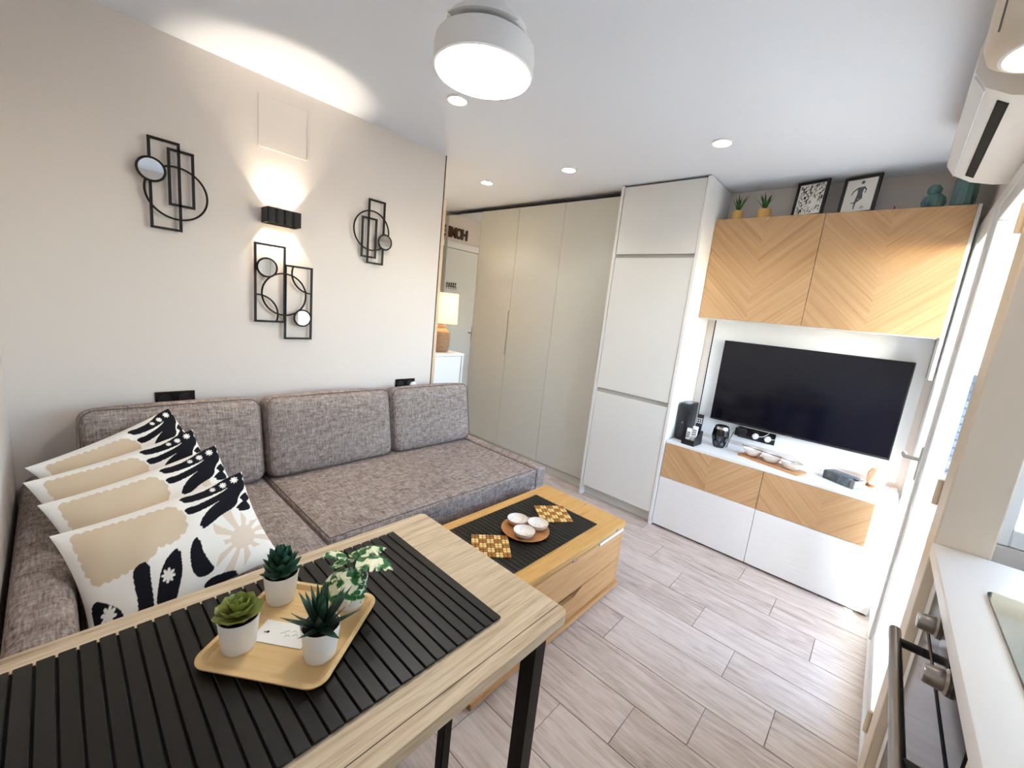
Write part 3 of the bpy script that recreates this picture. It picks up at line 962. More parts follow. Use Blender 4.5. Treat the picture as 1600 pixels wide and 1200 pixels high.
# variegated split leaf plant (back right)
e4 = potted('potted_monstera', 'green and cream variegated split leaf plant in white pot', -.735, .388)
def split_leaf(name, L_, W_):
    mb = MB(); up_ = []
    n = 5
    pts = [(0, .06), (.10, .36), (.22, .46)]
    for i in range(n):
        a = .26 + i * .14
        k = .5 * math.sin(PI * min(.98, .42 + .11 * i))
        pts += [(a, k), (a + .075, k * .93), (a + .055, k * .42)]
    pts += [(1.02, .02)]
    V_ = []; F_ = []
    m_ = len(pts)
    bend = lambda x, y: .10 * L_ - .30 * L_ * (x - .35) ** 2 * 1.6 - .55 * W_ * y * y
    for t_ in (0, -.0012):
        for (x, y) in pts: V_.append((x * L_, 0, bend(x, 0) + t_))
        for (x, y) in pts: V_.append((x * L_, y * W_, bend(x, y) + t_))
        for (x, y) in pts: V_.append((x * L_, -y * W_, bend(x, y) + t_))
    for l in (0, 1):
        o = l * 3 * m_
        for i in range(m_ - 1):
            F_.append((o + i, o + i + 1, o + m_ + i + 1, o + m_ + i)[::1 if l == 0 else -1])
            F_.append((o + i + 1, o + i, o + 2 * m_ + i, o + 2 * m_ + i + 1)[::1 if l == 0 else -1])
    o = 3 * m_
    for b0 in (m_, 2 * m_):
        for i in range(m_ - 1): F_.append((b0 + i, b0 + i + 1, o + b0 + i + 1, o + b0 + i))
    mb.add(V_, F_)
    me = bpy.data.meshes.new(name); me.from_pydata(mb.v, [], mb.f); me.materials.append(MATS['leaf_variegated'])
    me.polygons.foreach_set('use_smooth', [True] * len(me.polygons)); me.set_sharp_from_angle(angle=.8)
    return me
sl_ = split_leaf('leaf', .062, .050)
for az, tilt, s, h in ((.55, .05, 1.25, .105), (-.5, -.5, 1.1, .088), (1.4, .1, .95, .108), (2.2, -.1, .9, .095), (3.2, -.35, 1.05, .085), (-1.3, -.75, 1.05, .080), (-2.2, -.6, .95, .078), (0.0, -.9, .9, .075), (4.6, .4, .8, .115)):
    rr = .013
    p1 = Vector((math.cos(az) * rr, math.sin(az) * rr, h))
    put_leaf(sl_, e4, p1, az, tilt, s)
    part('stalk', MB().tube([(math.cos(az) * .003, math.sin(az) * .003, .05), (math.cos(az) * .006, math.sin(az) * .006, h * .8), tuple(p1)], .0013, 6), 'leaf_grass', e4, local=True)
# paper tag lying between the pots
tg = thing('paper_tag', 'white paper gift tag lying on the tray between the pots', 'tag', (-.735, .257, ZP), rz=math.radians(37))
part('card', MB().prism([(-.050, -.026), (.050, -.026), (.050, .026), (-.050, .026)], .0005, .0016, 'xy'), 'paper', tg, local=True)
part('hole', MB().lathe([(.0028, .0016), (.0028, .0020)], (-.030, -.002, 0), 12), 'ink', tg, local=True)
part('string', MB().tube([(-.030, -.002, .0025), (-.034, -.006, .004), (-.036, -.004, .003)], .0007, 5), 'string_brown', tg, local=True)
pr = MB()
for k, (x, y) in enumerate(((.0, .004), (.012, .006), (.005, -.006), (.018, -.002), (-.006, -.001))):
    pr.tube([(x, y, .0018), (x + .006, y + .005, .0018), (x + .010, y + .001, .0018)], .0005, 4)
part('printed_leaves', pr, 'faint_ink', tg, local=True)

# ------------------------------------------------------------------ coffee table
ZC = .376
ct = thing('coffee_table', 'oak lift top coffee table with drawer in front of the sofa', 'table', (-1.125, 1.46, 0))
CX0, CX1, CY0, CY1 = -1.393, -.850, .905, 1.985
part('top', MB().box(CX0, CX1, CY0, CY1, ZC - .034, ZC, .003), 'oak_gold', ct)
part('end_panel', MB().box(CX0 + .02, CX1 - .004, CY1 - .030, CY1 - .008, .028, ZC - .036), 'oak_side', ct)
part('end_panel', MB().box(CX0 + .02, CX1 - .004, CY0 + .008, CY0 + .030, .028, ZC - .036), 'oak_side', ct)
part('bottom_panel', MB().box(CX0 + .02, CX1 + .013, CY0 + .004, CY1 - .004, .004, .026, .002), 'oak_side', ct)
part('back_panel', MB().box(CX0 + .02, CX0 + .035, CY0 + .031, CY1 - .031, .028, ZC - .036), 'oak_side', ct)
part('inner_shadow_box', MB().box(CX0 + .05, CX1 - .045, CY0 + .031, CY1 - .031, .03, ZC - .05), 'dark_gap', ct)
zg = .160
fx0, fx1 = CX1 - .024, CX1 - .004
part('upper_front', MB().box(fx0, fx1, CY0 + .031, CY1 - .031, zg + .003, ZC - .040, .001), 'oak_side', ct)
yy0, yy1 = CY0 + .031, CY1 - .031
dr = [(yy0, .030), (yy1, .030), (yy1, zg), (1.62, zg), (1.555, zg - .03), (1.36, zg - .03), (1.295, zg), (yy0, zg)]
part('drawer_front', MB().prism(dr, fx0, fx1, 'yz'), 'oak_side', ct, smooth=False)
part('hinge_strip', MB().box(CX1 - .004, CX1 + .002, 1.725, 1.965, ZC - .050, ZC - .036, .001), 'white_plastic', ct)
part('latch', MB().box(CX1 - .004, CX1 + .004, 1.49, 1.52, ZC - .042, ZC - .028, .001).box(CX1 - .002, CX1 + .002, 1.88, 1.90, ZC - .030, ZC - .018), 'chrome', ct)
for x in (CX0 + .06, CX1 - .06):
    for y in (CY0 + .08, CY1 - .08):
        part('caster', MB().cyl((x - .008, y, .004), (x + .008, y, .004), .004, 8), 'black_plastic', ct)

cm = thing('table_runner', 'black ribbed runner lying on the coffee table', 'mat', (-1.13, 1.40, ZC))
part('backing', MB().box(-1.330, -.928, 1.0, 1.812, ZC, ZC + .0015), 'mat_base', cm)
s2 = mk_mesh('slat', MB().box(-.203, .203, -.0108, .0108, 0, .004, .001), 'slat_black')
for i in range(33):
    o = bpy.data.objects.new('slat', s2)
    o.location = (.001, 1.802 - i * .0247 - 1.40, .0015)
    link(o, cm)
ZR = ZC + .0056

def coaster(label, x, y, rz, n=5, s=.034):
    t_ = thing('bead_trivet', label, 'trivet', (x, y, ZR), rz=rz, group='checked wooden bead trivets on the coffee table')
    half = n * s / 2
    me = {k: mk_mesh('tile', MB().box(-s / 2 + .001, -.0008, -s / 2 + .001, -.0008, 0, .007, .0025, 2).box(.0008, s / 2 - .001, -s / 2 + .001, -.0008, 0, .007, .0025, 2).box(-s / 2 + .001, -.0008, .0008, s / 2 - .001, 0, .007, .0025, 2).box(.0008, s / 2 - .001, .0008, s / 2 - .001, 0, .007, .0025, 2), k) for k in ('bead_light', 'bead_dark')}
    for i in range(n):
        for j in range(n):
            o = bpy.data.objects.new('tile', me['bead_light' if (i + j) % 2 else 'bead_dark'])
            o.location = (-half + (i + .5) * s, -half + (j + .5) * s, 0)
            link(o, t_)
coaster('checked wooden bead trivet nearest the dining table', -1.117, 1.232, math.radians(49))
coaster('checked wooden bead trivet partly behind the white bowls', -1.128, 1.702, math.radians(54))
solo('serving_plate', MB().lathe([(.085, 0), (.110, .006), (.116, .014), (.113, .0145), (.100, .009), (.0005, .008)], (-1.108, 1.455, ZR), 40, cap1=False), 'plate_wood', 'round wooden plate holding three small bowls', 'plate')
def bowl(x, y, label):
    t_ = thing('dip_bowl', label, 'bowl', (x, y, ZR + .009), group='small speckled bowls on the round plate')
    part('body', MB().lathe([(.022, 0), (.030, .003), (.046, .017), (.051, .031), (.0495, .0315), (.044, .021), (.030, .013), (.0005, .011)], n=32, cap1=False), 'bowl_glaze', t_, local=True)
    part('rim', MB().tube([(.0503 * math.cos(a), .0503 * math.sin(a), .0315) for a in [2 * PI * i / 32 for i in range(32)]], .0012, 6, closed=True), 'bowl_clay', t_, local=True)
    dm = MB()
    for k in range(16):
        a = random.uniform(0, 2 * PI); r = random.uniform(.006, .036)
        h = .0118 + max(0, (r - .026)) * .55
        dm.tube([(r * math.cos(a), r * math.sin(a), h + .0008), (r * math.cos(a + .15), r * math.sin(a + .15), h + .0008)], .0009, 4)
    part('speckles', dm, 'grey_plastic', t_, local=True)
bowl(-1.165, 1.460, 'white speckled bowl on the plate, closest to the sofa')
bowl(-1.072, 1.402, 'white speckled bowl on the plate, closest to the dining table')
bowl(-1.078, 1.510, 'white speckled bowl on the plate, touching the far trivet')

# ------------------------------------------------------------------ wall art on the sofa wall (y, z outlines)
XA = XL + .022
def bar_rect(y0, y1, z0, z1):
    h = .0050
    return MB().box(XA - h, XA + h, y0 - h, y0 + h, z0 - h, z1 + h).box(XA - h, XA + h, y1 - h, y1 + h, z0 - h, z1 + h).box(XA - h, XA + h, y0 + h, y1 - h, z0 - h, z0 + h).box(XA - h, XA + h, y0 + h, y1 - h, z1 - h, z1 + h)
def bar_curve(pts, closed=False):
    return MB().tube([(XA + .004, a, b) for a, b in pts], .0045, 6, closed=closed)
def disc_mirror(t_, y, z, r):
    fr_ = part('mirror_rim', MB().tube([(XA + .012, y + r * math.cos(a), z + r * math.sin(a)) for a in [2 * PI * i / 40 for i in range(40)]], .005, 8, closed=True), 'black_metal', t_)
    m_ = MB().lathe([(r, 0), (r, .004)], n=40)
    m_.xform(Matrix.Translation((XA + .010, y, z)) @ Matrix.Rotation(PI / 2, 4, 'Y'))
    part('mirror', m_, 'mirror_glass', t_, smooth=False)
    part('mirror_back', MB().box(XL + .0005, XA + .008, y - .01, y + .01, z - .01, z + .01), 'black_metal', t_)
def circ(c, r, n=48):
    return [(c[0] + r * math.cos(2 * PI * i / n), c[1] + r * math.sin(2 * PI * i / n)) for i in range(n)]
def stand(t_, y, z):
    part('wall_fixing', MB().cyl((XL + .0005, y, z), (XA, y, z), .003, 8), 'black_metal', t_)
a1 = thing('wall_art', 'black metal wall ornament with disc mirror at upper left, above the pillows', 'wall art', (XL, .375, 1.59), group='black geometric wall ornaments')
part('tall_frame', bar_rect(.303, .400, 1.596, 1.948), 'black_metal', a1)
part('short_frame', bar_rect(.366, .448, 1.701, 1.921), 'black_metal', a1)
part('ring', bar_curve(circ((.390, 1.748), .107), True), 'black_metal', a1)
disc_mirror(a1, .306, 1.822, .045); stand(a1, .35, 1.948); stand(a1, .35, 1.596)
a2 = thing('wall_art', 'black metal wall ornament with two disc mirrors below the wall lamp', 'wall art', (XL, .825, 1.13), group='black geometric wall ornaments')
part('tall_frame', bar_rect(.688, .823, 1.219, 1.600), 'black_metal', a2)
part('tall_frame', bar_rect(.828, .960, 1.133, 1.512), 'black_metal', a2)
part('ring', bar_curve(circ((.823, 1.362), .107), True), 'black_metal', a2)
part('arc', bar_curve(arc((.694, 1.256), .097, math.radians(-22), math.radians(92), 16)), 'black_metal', a2)
part('arc', bar_curve(arc((.955, 1.476), .097, math.radians(158), math.radians(272), 16)), 'black_metal', a2)
disc_mirror(a2, .738, 1.489, .045); disc_mirror(a2, .911, 1.245, .042); stand(a2, .755, 1.60); stand(a2, .89, 1.133)
a3 = thing('wall_art', 'black metal wall ornament with small disc mirror at lower right, near the wall end', 'wall art', (XL, 1.30, 1.59), group='black geometric wall ornaments')
part('tall_frame', bar_rect(1.279, 1.377, 1.597, 1.953), 'black_metal', a3)
part('short_frame', bar_rect(1.242, 1.328, 1.629, 1.848), 'black_metal', a3)
part('ring', bar_curve(circ((1.298, 1.780), .111), True), 'black_metal', a3)
disc_mirror(a3, 1.383, 1.729, .043); stand(a3, 1.33, 1.953); stand(a3, 1.33, 1.597)

# wall lamp: four lobed black body, light thrown up and down
sc = thing('wall_lamp', 'black wall lamp throwing light up and down on the sofa wall', 'lamp', (XL, .798, 1.703))
y0, y1, nl = .722, .878, 4
plan = [(XL + .0005, y0), (XL + .085, y0)]
for i in range(nl):
    c_ = y0 + (i + .5) * (y1 - y0) / nl
    plan += [(XL + .085 + .004 * math.cos(t_), c_ + (y1 - y0) / nl / 2 * math.sin(t_)) for t_ in [-PI / 2 + PI * k / 8 for k in range(1, 9)]]
plan += [(XL + .0005, y1)]
hollow = [(XL + .008, y0 + .006), (XL + .085, y0 + .006), (XL + .098, (y0 + y1) / 2), (XL + .085, y1 - .006), (XL + .008, y1 - .006)]
shell = MB(); np_ = len(plan)
part('housing', MB().prism(plan, 1.715, 1.762, 'xy'), 'black_metal', sc, ang=.6)
rim = MB()
for zz0, zz1 in ((1.703, 1.715), (1.762, 1.775)):
    pts = plan
    V_ = []; F_ = []
    cx, cy = XL + .05, (y0 + y1) / 2
    for (x, y) in pts:
        ix, iy = cx + (x - cx) * .93, cy + (y - cy) * .95
        V_ += [(x, y, zz0), (x, y, zz1), (ix, iy, zz1), (ix, iy, zz0)]
    for i in range(np_):
        j = (i + 1) % np_
        for k in range(4): F_.append((i * 4 + k, i * 4 + (k + 1) % 4, j * 4 + (k + 1) % 4, j * 4 + k))
    rim.add(V_, F_)
part('rim', rim, 'black_metal', sc, ang=.6)
for i in range(nl):
    c_ = y0 + (i + .5) * (y1 - y0) / nl
    for zz, s_ in ((1.7625, 1), (1.7145, -1)):
        part('led', MB().lathe([(.011, 0), (.011, .002 * s_)], (XL + .060, c_, zz), 16), 'led_warm', sc)
for i in range(nl):
    yy = y0 + (i + .5) * (y1 - y0) / nl
    lamp('wall_lamp_up_light', 'SPOT', (XL + .024, yy, 1.767), 3.0, (1, .86, .66), sc, rot=(PI, 0, 0), spot_size=math.radians(74), spot_blend=.3, shadow_soft_size=.006)
    lamp('wall_lamp_down_light', 'SPOT', (XL + .024, yy, 1.711), 2.4, (1, .86, .66), sc, rot=(0, 0, 0), spot_size=math.radians(70), spot_blend=.3, shadow_soft_size=.006)

solo('access_panel', MB().box(XL + .0004, XL + .0025, .710, .930, 2.053, 2.285, .0015), 'wall_paint', 'flush square access panel painted like the wall above the wall lamp', 'panel')
def socket(y0, y1, z0, z1, n, label):
    t_ = thing('wall_socket', label, 'socket', (XL, (y0 + y1) / 2, z0), group='black socket plates above the sofa')
    part('plate', MB().box(XL + .0004, XL + .009, y0, y1, z0, z1, .002), 'black_gloss', t_)
    for i in range(n):
        c_ = y0 + (i + .5) * (y1 - y0) / n
        mb = MB().lathe([(.026, 0), (.026, .003), (.022, .003), (.020, .001)], n=24); mb.xform(Matrix.Translation((XL + .009, c_, (z0 + z1) / 2)) @ Matrix.Rotation(PI / 2, 4, 'Y'))
        part('insert', mb, 'black_plastic', t_)
socket(.287, .434, .798, .873, 2, 'double black socket plate above the pillows')
socket(1.528, 1.680, .792, .868, 2, 'double black socket plate above the end cushion')
mb = MB().lathe([(.006, 0), (.024, .004), (.028, .014), (.024, .028), (.010, .036), (.0005, .037)], n=24, cap1=False)
mb.xform(Matrix.Translation((XL + .0125, 1.655, .822)) @ Matrix.Rotation(PI / 2, 4, 'Y'))
solo('night_light', mb, 'white_plastic', 'round white plug in night light in the end socket', 'light')

# ------------------------------------------------------------------ ceiling fan lamp and downlights
ZF = 2.10
kx = (ZF - 1.41) / .59
FX, FY, FR = -.914 * kx, .789 * kx, .128 * kx
fn = thing('ceiling_fan_lamp', 'round white ceiling fan with folded blades and bright lamp disc', 'ceiling lamp', (FX, FY, ZF))
part('drum', MB().lathe([(FR * .965, .0), (FR, .004), (FR * 1.01, .05), (FR * .99, .072), (FR * .93, .078)], (FX, FY, ZF), 56), 'white_panel', fn, ang=.5)
part('diffuser', MB().lathe([(FR * .96, -.0005), (FR * .95, -.003), (.001, -.004)], (FX, FY, ZF), 56, cap1=False, cap0=False), 'lamp_disc', fn)
bl_ = MB().lathe([(FR * .93, .084), (FR * .94, .086), (FR * .90, .092), (FR * .70, .096)], (FX, FY, ZF), 48)
for k in range(3):
    a0 = 2 * PI * k / 3 + .5
    pts = [(FX + FR * .97 * math.cos(a0 + 1.5 * t_ / 12), FY + FR * .97 * math.sin(a0 + 1.5 * t_ / 12)) for t_ in range(13)] + [(FX + FR * .45 * math.cos(a0 + 1.3 * t_ / 12), FY + FR * .45 * math.sin(a0 + 1.3 * t_ / 12)) for t_ in range(12, -1, -1)]
    part('blade', MB().prism(pts, ZF + .082 + k * .005, ZF + .085 + k * .005, 'xy'), 'white_plastic', fn, ang=.5)
part('top_plate', MB().lathe([(FR * .80, .100), (FR * .82, .104), (FR * .80, .122), (FR * .5, .130)], (FX, FY, ZF), 48), 'white_panel', fn)
part('motor_neck', MB().lathe([(FR * .5, .130), (FR * .44, .15), (FR * .34, .20), (FR * .34, H - ZF - .0005)], (FX, FY, ZF), 32), 'white_panel', fn)
for i, (x, y, lb, pw) in enumerate(((-.84, 2.366, 'recessed round downlight in front of the tall cabinet', 6), (-1.802, 2.37, 'recessed round downlight in front of the wardrobe', 7),
                                (-2.562, 2.342, 'recessed round downlight near the entrance', 9), (-1.745, 1.36, 'recessed round downlight beside the ceiling fan', 8))):
    t_ = thing('downlight', lb, 'downlight', (x, y, H - .012), group='recessed ceiling downlights')
    part('ring', MB().lathe([(.043, .004), (.050, .0035), (.052, .0115), (.043, .0115)], (x, y, H - .012), 32, cap0=False, cap1=False), 'white_plastic', t_)
    part('lens', MB().lathe([(.0005, .005), (.0435, .005)], (x, y, H - .012), 32, cap0=False, cap1=False), 'downlight_glow', t_)
    lamp('downlight_beam', 'SPOT', (x, y, H - .02), pw, (1, .96, .91), t_, spot_size=math.radians(125), spot_blend=.7, shadow_soft_size=.04)

# ------------------------------------------------------------------ on the wall cabinet
ZU = 2.143
def spiky(label, x, y, r, hgt, n, spread, s):
    t_ = thing('potted_grass_plant', label, 'plant', (x, y, ZU), group='small plants on the wall cabinet')
    part('pot', MB().lathe([(r * .86, 0), (r, .012), (r * .98, hgt * .7), (r * .88, hgt), (r * .80, hgt), (r * .78, hgt - .006), (.0005, hgt - .006)], n=28, cap1=False, ribs=(lambda a, z: 1 + .02 * math.cos(a * 14))), 'yellow_pot', t_, local=True)
    me = leaf_mesh('leaf', .105 * s, .016, .003, spread, .1, 'leaf_grass', .3, 8, .1)
    for i in range(n):
        put_leaf(me, t_, (random.uniform(-.006, .006), random.uniform(-.006, .006), hgt - .006), 2 * PI * i / n + random.uniform(-.2, .2), random.uniform(.85, 1.4), random.uniform(.75, 1.1))
spiky('upright green leaf plant in a smooth yellow pot', -.915, 3.085, .036, .060, 10, .0, 1.15)
spiky('spreading green leaf plant in a ribbed yellow pot', -.760, 3.085, .042, .058, 12, -.1, 1.05)

def photo_frame(label, x0, x1, hgt, y, lean, kind):
    t_ = thing('picture_frame', label, 'picture frame', ((x0 + x1) / 2, y, ZU), group='black picture frames on the wall cabinet')
    t_.rotation_euler = (-lean, 0, -.30)
    w_ = (x1 - x0) / 2; b = .016
    mb = MB().box(-w_, -w_ + b, -.008, .006, 0, hgt, .0015).box(w_ - b, w_, -.008, .006, 0, hgt, .0015).box(-w_ + b, w_ - b, -.008, .006, 0, b, .0015).box(-w_ + b, w_ - b, -.008, .006, hgt - b, hgt, .0015)
    part('frame', mb, 'black_plastic', t_, local=True)
    part('print', MB().box(-w_ + b - .002, w_ - b + .002, -.002, .004, b - .002, hgt - b + .002), 'paper', t_, local=True)
    ink = MB()
    cx = 0
    def blob(pts): ink.prism([(px_, pz_) for px_, pz_ in pts], -.0028, -.0018, 'xz')
    if kind == 0:
        rnd = random.Random(3)
        iw, ih = w_ - b - .004, hgt - 2 * b
        for k in range(190):
            px_ = rnd.uniform(-iw, iw); pz_ = b + .004 + rnd.uniform(0, ih - .01)
            if px_ > .0 and pz_ < hgt * .5 and rnd.random() < .6: continue
            l_, q_ = rnd.uniform(.006, .02), rnd.uniform(.002, .005); a = rnd.uniform(.4, 1.8)
            dx_, dz_ = math.cos(a) * l_, math.sin(a) * l_
            c4 = [(px_, pz_), (px_ + q_, pz_), (px_ + dx_ + q_, pz_ + dz_), (px_ + dx_, pz_ + dz_)]
            c4 = [(max(-iw, min(iw, p_)), max(b + .002, min(hgt - b - .002, q2))) for p_, q2 in c4]
            blob(c4)
    else:
        sx = 1.0
        blob(arc((.004, hgt * .83), .0085, 0, 2 * PI, 12)[:-1])
        blob([(-.013, .150), (.018, .152), (.012, .115), (-.010, .112)])
        blob([(-.013, .150), (-.034, .132), (-.040, .110), (-.036, .109), (-.029, .128), (-.012, .140)])
        blob([(.018, .152), (.030, .135), (.027, .115), (.023, .116), (.025, .133), (.014, .142)])
        blob([(-.010, .112), (.014, .115), (.018, .088), (-.014, .086)])
        blob([(-.014, .088), (-.002, .088), (-.008, .060), (-.010, .030), (-.015, .030), (-.016, .060)])
        blob([(.006, .088), (.018, .088), (-.004, .068), (-.030, .062), (-.032, .067), (-.008, .074)])
        for q in range(1):
            ink.tube([(.026 + .0085 * math.cos(2 * PI * i / 16), -.0022, .036 + .0085 * math.sin(2 * PI * i / 16)) for i in range(16)], .0009, 4, closed=True)
        blob(arc((.026, .036), .004, 0, 2 * PI, 6)[:-1])
    part('drawing', ink, 'ink' if kind == 0 else 'sketch_grey', t_, local=True, smooth=False)
    part('easel_back', MB().prism([(.006, 0.02), (.045 if lean else .03, .004), (.006, hgt * .7)], -.02, .02, 'yz'), 'black_plastic', t_, local=True)
photo_frame('black framed busy black and white picture on the wall cabinet', -.622, -.448, .212, 3.10, .10, 0)
photo_frame('black framed drawing of a ball player on the wall cabinet', -.392, -.216, .212, 3.10, .10, 1)
cc = thing('ceramic_cactus', 'round ribbed teal ceramic cactus with small head on the wall cabinet', 'ornament', (.012, 3.09, ZU), group='ceramic cacti on the wall cabinet')
rib = lambda a, z: 1 + .07 * abs(math.cos(a * 7)) - .05
part('body', MB().lathe([(.028, 0), (.042, .014), (.047, .035), (.042, .058), (.024, .074), (.001, .078)], n=84, ribs=rib, cap1=False), 'teal_ceramic', cc, local=True, ang=1.5)
part('head', MB().lathe([(.014, .070), (.027, .084), (.029, .100), (.020, .116), (.001, .122)], (-.006, 0, 0), 70, ribs=rib, cap1=False), 'teal_ceramic', cc, local=True, ang=1.5)
c2 = thing('ceramic_cactus', 'tall column shaped ceramic cactus with pale dots on the wall cabinet', 'ornament', (.118, 3.09, ZU), group='ceramic cacti on the wall cabinet')
rib2 = lambda a, z: 1 + .07 * abs(math.cos(a * 6)) - .04
part('column', MB().lathe([(.040, 0), (.043, .02), (.043, .13), (.036, .160), (.018, .178), (.001, .182)], n=72, ribs=rib2, cap1=False), 'teal_ceramic', c2, local=True, ang=1.5)
bd = MB()
for k in range(12):
    for z in range(13):
        a = 2 * PI * k / 12
        p = Vector((.0445 * math.cos(a), .0445 * math.sin(a), .010 + z * .0105))
        bd.tube([p, p + Vector((0, 0, .004))], .0016, 5)
part('dots', bd, 'bead_green', c2, local=True)
solo('twig', MB().tube([(-.135, 3.075, ZU + .0005), (-.133, 3.075, ZU + .012), (-.136, 3.075, ZU + .026)], .003, 6), 'salt_base', 'tiny brown figure standing between frame and cacti', 'ornament')

# ------------------------------------------------------------------ on the media unit
rt = thing('router', 'slim black upright router at the left end of the media unit', 'router', (-.965, 3.02, ZT))
part('case', MB().box(-1.005, -.940, 2.935, 3.115, ZT, ZT + .262, .006, 2), 'black_plastic', rt)
part('top_vent', MB().box(-.995, -.950, 2.955, 3.09, ZT + .2615, ZT + .2635), 'black_gloss', rt)
part('front_mark', MB().box(-.978, -.968, 2.9340, 2.9352, ZT + .12, ZT + .135), 'grey_plastic', rt)
ca = thing('remote_caddy', 'black slanted remote control holder beside the router', 'holder', (-.885, 2.92, ZT), rz=math.radians(-4))
for s_ in (-1, 1):
    poly = [(-.065, 0), (.065, 0), (.065, .085), (.052, .098), (.030, .090), (-.065, .038)]
    part('side', MB().prism(poly, s_ * .040 - .003, s_ * .040 + .003, 'yz'), 'black_plastic', ca, local=True)
part('front', MB().box(-.037, .037, -.065, -.059, 0, .038), 'black_plastic', ca, local=True)
part('back', MB().box(-.037, .037, .059, .065, 0, .092), 'black_plastic', ca, local=True)
part('divider', MB().box(-.037, .037, -.004, .000, .003, .060).box(-.037, .037, -.059, .059, 0, .003), 'tray_wood', ca, local=True)
def remote(label, x, y, z0, ln, wd_, th, lean, mat, btn):
    t_ = thing('remote_control', label, 'remote', (x, y, z0), group='remote controls in the holder')
    t_.rotation_euler = (-lean, 0, 0)
    part('case', MB().box(-wd_ / 2, wd_ / 2, -th / 2, th / 2, 0, ln, .004, 2), mat, t_, local=True)
    bm_ = MB()
    for i in range(3):
        for j in range(3): bm_.box(-wd_ / 2 + .008 + i * (wd_ - .016) / 2 - .0035, -wd_ / 2 + .008 + i * (wd_ - .016) / 2 + .0035, -th / 2 - .0012, -th / 2, ln - .062 + j * .014, ln - .053 + j * .014)
    part('buttons', bm_, btn, t_, local=True)
remote('tall black remote with white buttons standing in the holder', -.868, 2.945, ZT + .004, .205, .042, .014, .1, 'black_plastic', 'white_plastic')
remote('white remote at the left front of the holder', -.905, 2.893, ZT + .004, .105, .030, .016, .12, 'white_plastic', 'grey_plastic')
remote('white remote at the right of the holder', -.872, 2.905, ZT + .004, .125, .034, .016, .12, 'white_plastic', 'grey_plastic')

sk = thing('lantern_speaker', 'glossy black faceted lantern speaker on the media unit', 'speaker', (-.742, 3.045, ZT))
part('body', MB().lathe([(.034, 0), (.036, .008), (.050, .06), (.054, .085), (.050, .125), (.040, .150), (.030, .154)], n=14), 'black_gloss', sk, local=True, ang=.15)
fc = MB()
for k in range(7):
    a = 2 * PI * k / 7
    for z, rr in ((.030, .0425), (.062, .0505)):
        b_ = a + (.45 if z > .05 else 0)
        p = Vector((rr * math.cos(b_), rr * math.sin(b_), z)); tdir = Vector((-math.sin(b_), math.cos(b_), 0)); u_ = Vector((.25 * math.cos(b_), .25 * math.sin(b_), 1)).normalized(); nrm = Vector((math.cos(b_), math.sin(b_), 0))
        q = [p - u_ * .020, p + tdir * .011, p + u_ * .020, p - tdir * .011]
        fc.add([x_ + nrm * .0012 for x_ in q] + [x_ - nrm * .004 for x_ in q], [(0, 1, 2, 3), (0, 4, 5, 1), (1, 5, 6, 2), (2, 6, 7, 3), (3, 7, 4, 0)])
part('facets', fc, 'facet_grey', sk, local=True, smooth=False)
part('top_ring', MB().lathe([(.046, .128), (.0485, .130), (.044, .146), (.0425, .145)], n=28, cap0=False, cap1=False), 'chrome', sk, local=True)

ps = thing('socket_strip', 'long black wall socket strip below the television', 'socket', (-.563, YB - .012, .695))
part('plate', MB().box(-.677, -.450, YB - .022, YB - .0125, .697, .772, .002), 'black_gloss', ps)
for i in range(3):
    c_ = -.640 + i * .076
    mb = MB().lathe([(.027, 0), (.027, .003), (.022, .003), (.020, .001)], n=24); mb.xform(Matrix.Translation((c_, YB - .022, .735)) @ Matrix.Rotation(PI / 2, 4, 'X'))
    part('insert', mb, 'black_plastic', ps)
ad = thing('power_adapter', 'black power adapter plugged into the left end of the socket strip', 'adapter', (-.655, 3.19, .715))
part('case', MB().box(-.690, -.622, YB - .062, YB - .0255, .712, .765, .004, 2), 'black_plastic', ad)
part('cable', MB().tube([(-.690, 3.195, .735), (-.700, 3.18, .72), (-.705, 3.13, .665), (-.700, 3.08, ZT + .006), (-.70, 3.062, ZT + .006)], .0025, 6), 'black_plastic', ad)
for i, (x, lb) in enumerate(((-.565, 'white plug in the middle of the socket strip'), (-.490, 'white plug at the right of the socket strip'))):
    t_ = thing('plug', lb, 'plug', (x, YB - .03, .72), group='white plugs under the television')
    mb = MB().lathe([(.019, 0), (.019, .022), (.014, .028), (.001, .029)], n=20, cap1=False); mb.xform(Matrix.Translation((x, YB - .0255, .732)) @ Matrix.Rotation(PI / 2, 4, 'X'))
    part('body', mb, 'white_plastic', t_)
    part('cable', MB().tube([(x + .012, YB - .048, .734), (x + .05, YB - .05, .745), (x + .075, YB - .03, .77), (x + .06, YB - .03, .80), (x + .05, YB - .03, .835)], .0022, 6), 'white_plastic', t_)

